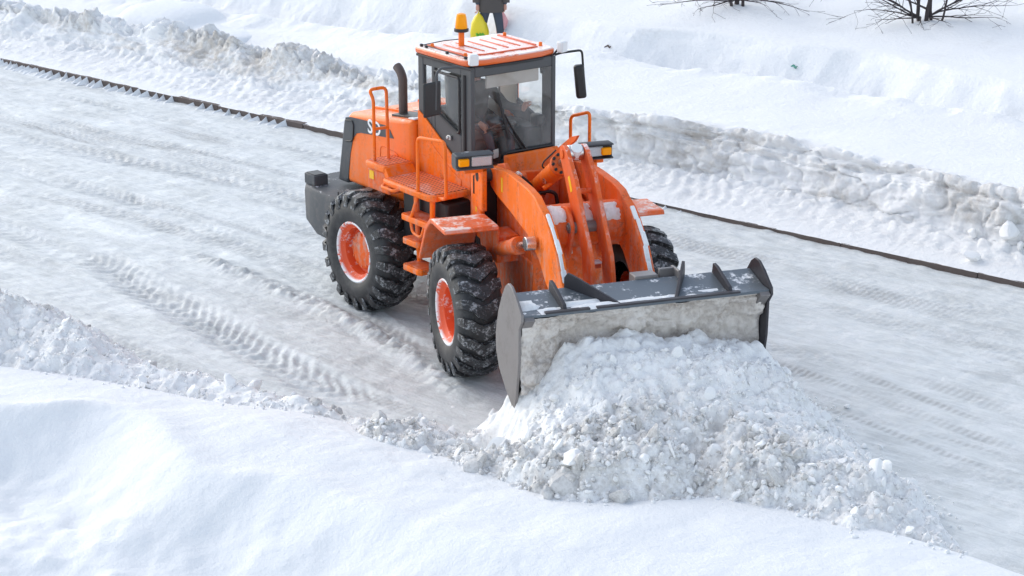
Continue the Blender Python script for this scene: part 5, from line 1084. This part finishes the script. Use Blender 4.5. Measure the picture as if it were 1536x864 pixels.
tag(car, 'parked car buried under smooth snow behind the plowed bank at upper left', 'car')

# lone clods and litter
def loose(px, py, z, s, grey, label, mesh_i=0):
    u_, v_ = guv(px, py, z); zz = drift_h(u_, v_) if v_ < dc(u_) else z; u_, v_ = guv(px, py, zz); x_, y_ = xy(u_, v_)
    o = link('snow_clod', (clods_grey if grey else clods_white)[mesh_i], None); o.location = (x_, y_, zz+s*.35); o.scale = (s, s*.85, s*.8); o.rotation_euler = tuple(rng.uniform(0, 6, 3)); tag(o, label, 'snow clod'); return o
loose(926, 752, .35, .13, True, 'jagged grey clod fallen furthest onto the smooth drift below the heap', 2)
loose(1020, 737, .35, .09, False, 'white clod lying on the drift to the right of the jagged grey one', 3)
loose(700, 680, .3, .13, True, 'pale clod at the foot of the ridge left of the heap', 5)
loose(1270, 611, .0, .05, False, 'small clod alone on the icy road right of the heap', 1)
loose(1320, 672, .0, .05, False, 'clod resting at the road side foot of the snow heap', 4)
for i, (px, py, s) in enumerate(((1460, 372, .14), (1460, 352, .10), (1520, 365, .17), (1100, 340-75, .07), (1530, 372, .08))):
    u_, v_ = guv(px, py, .28); v_ = min(v_, float(vb(u_))-.05); zz = field_z(u_, v_)
    o = bpy.data.objects.new('clod', clods_white[i]); COL.objects.link(o); o.parent = field; o.location = (u_, v_, zz+s*.5); o.scale = (s, s, s); o.rotation_euler = tuple(rng.uniform(0, 6, 3))
crumb = []
for i in range(160):                                   # crumbs rolled off the heap and ridge onto the drift
    u_ = rng.uniform(-1, 10.2); v_ = float(dc(u_))-abs(rng.normal(0, .22)); s_ = .008+.03*rng.uniform()**3; crumb.append((u_, v_, drift_h(u_, v_)+s_*.3, s_, int(rng.integers(6))))
for i in range(120):                                   # and along the road side of the heap
    t_ = rng.uniform(); px = 1160+270*t_+abs(rng.normal(0, 22)); py = 575+232*t_-abs(rng.normal(0, 6)); u_, v_ = guv(px, py, .01); s_ = .008+.028*rng.uniform()**3; crumb.append((u_, v_, .01+s_*.3, s_, int(rng.integers(6))))
joined_clods('loose_crumbs', crumb, M['clod_white'], drift)
def litter(px, py, mat, label, w, h):
    b_, t_ = None, None
    u_, v_ = guv(px, py, .35)
    v_ = float(vt2(u_))-.35; zz = field_z(u_, v_); x_, y_ = xy(u_, v_)
    b = MB(); b.tube([(-w, 0, .02), (-w*.3, .03, .05), (w*.4, 0, .03), (w, -.02, .06)], [h*.5, h, h*.8, h*.3], 6); o = b.build('litter_scrap', M[mat], None, bevel=0)
    o.location = (x_, y_, zz); o.rotation_euler.z = TERR_ROT; tag(o, label, 'litter')
litter(1213, 118, 'scrap', 'small green scrap lying in the trench of the footpath', .08, .025)
litter(1003, 70, 'leafbrown', 'dark dead leaf on the shaded trench wall', .08, .02)
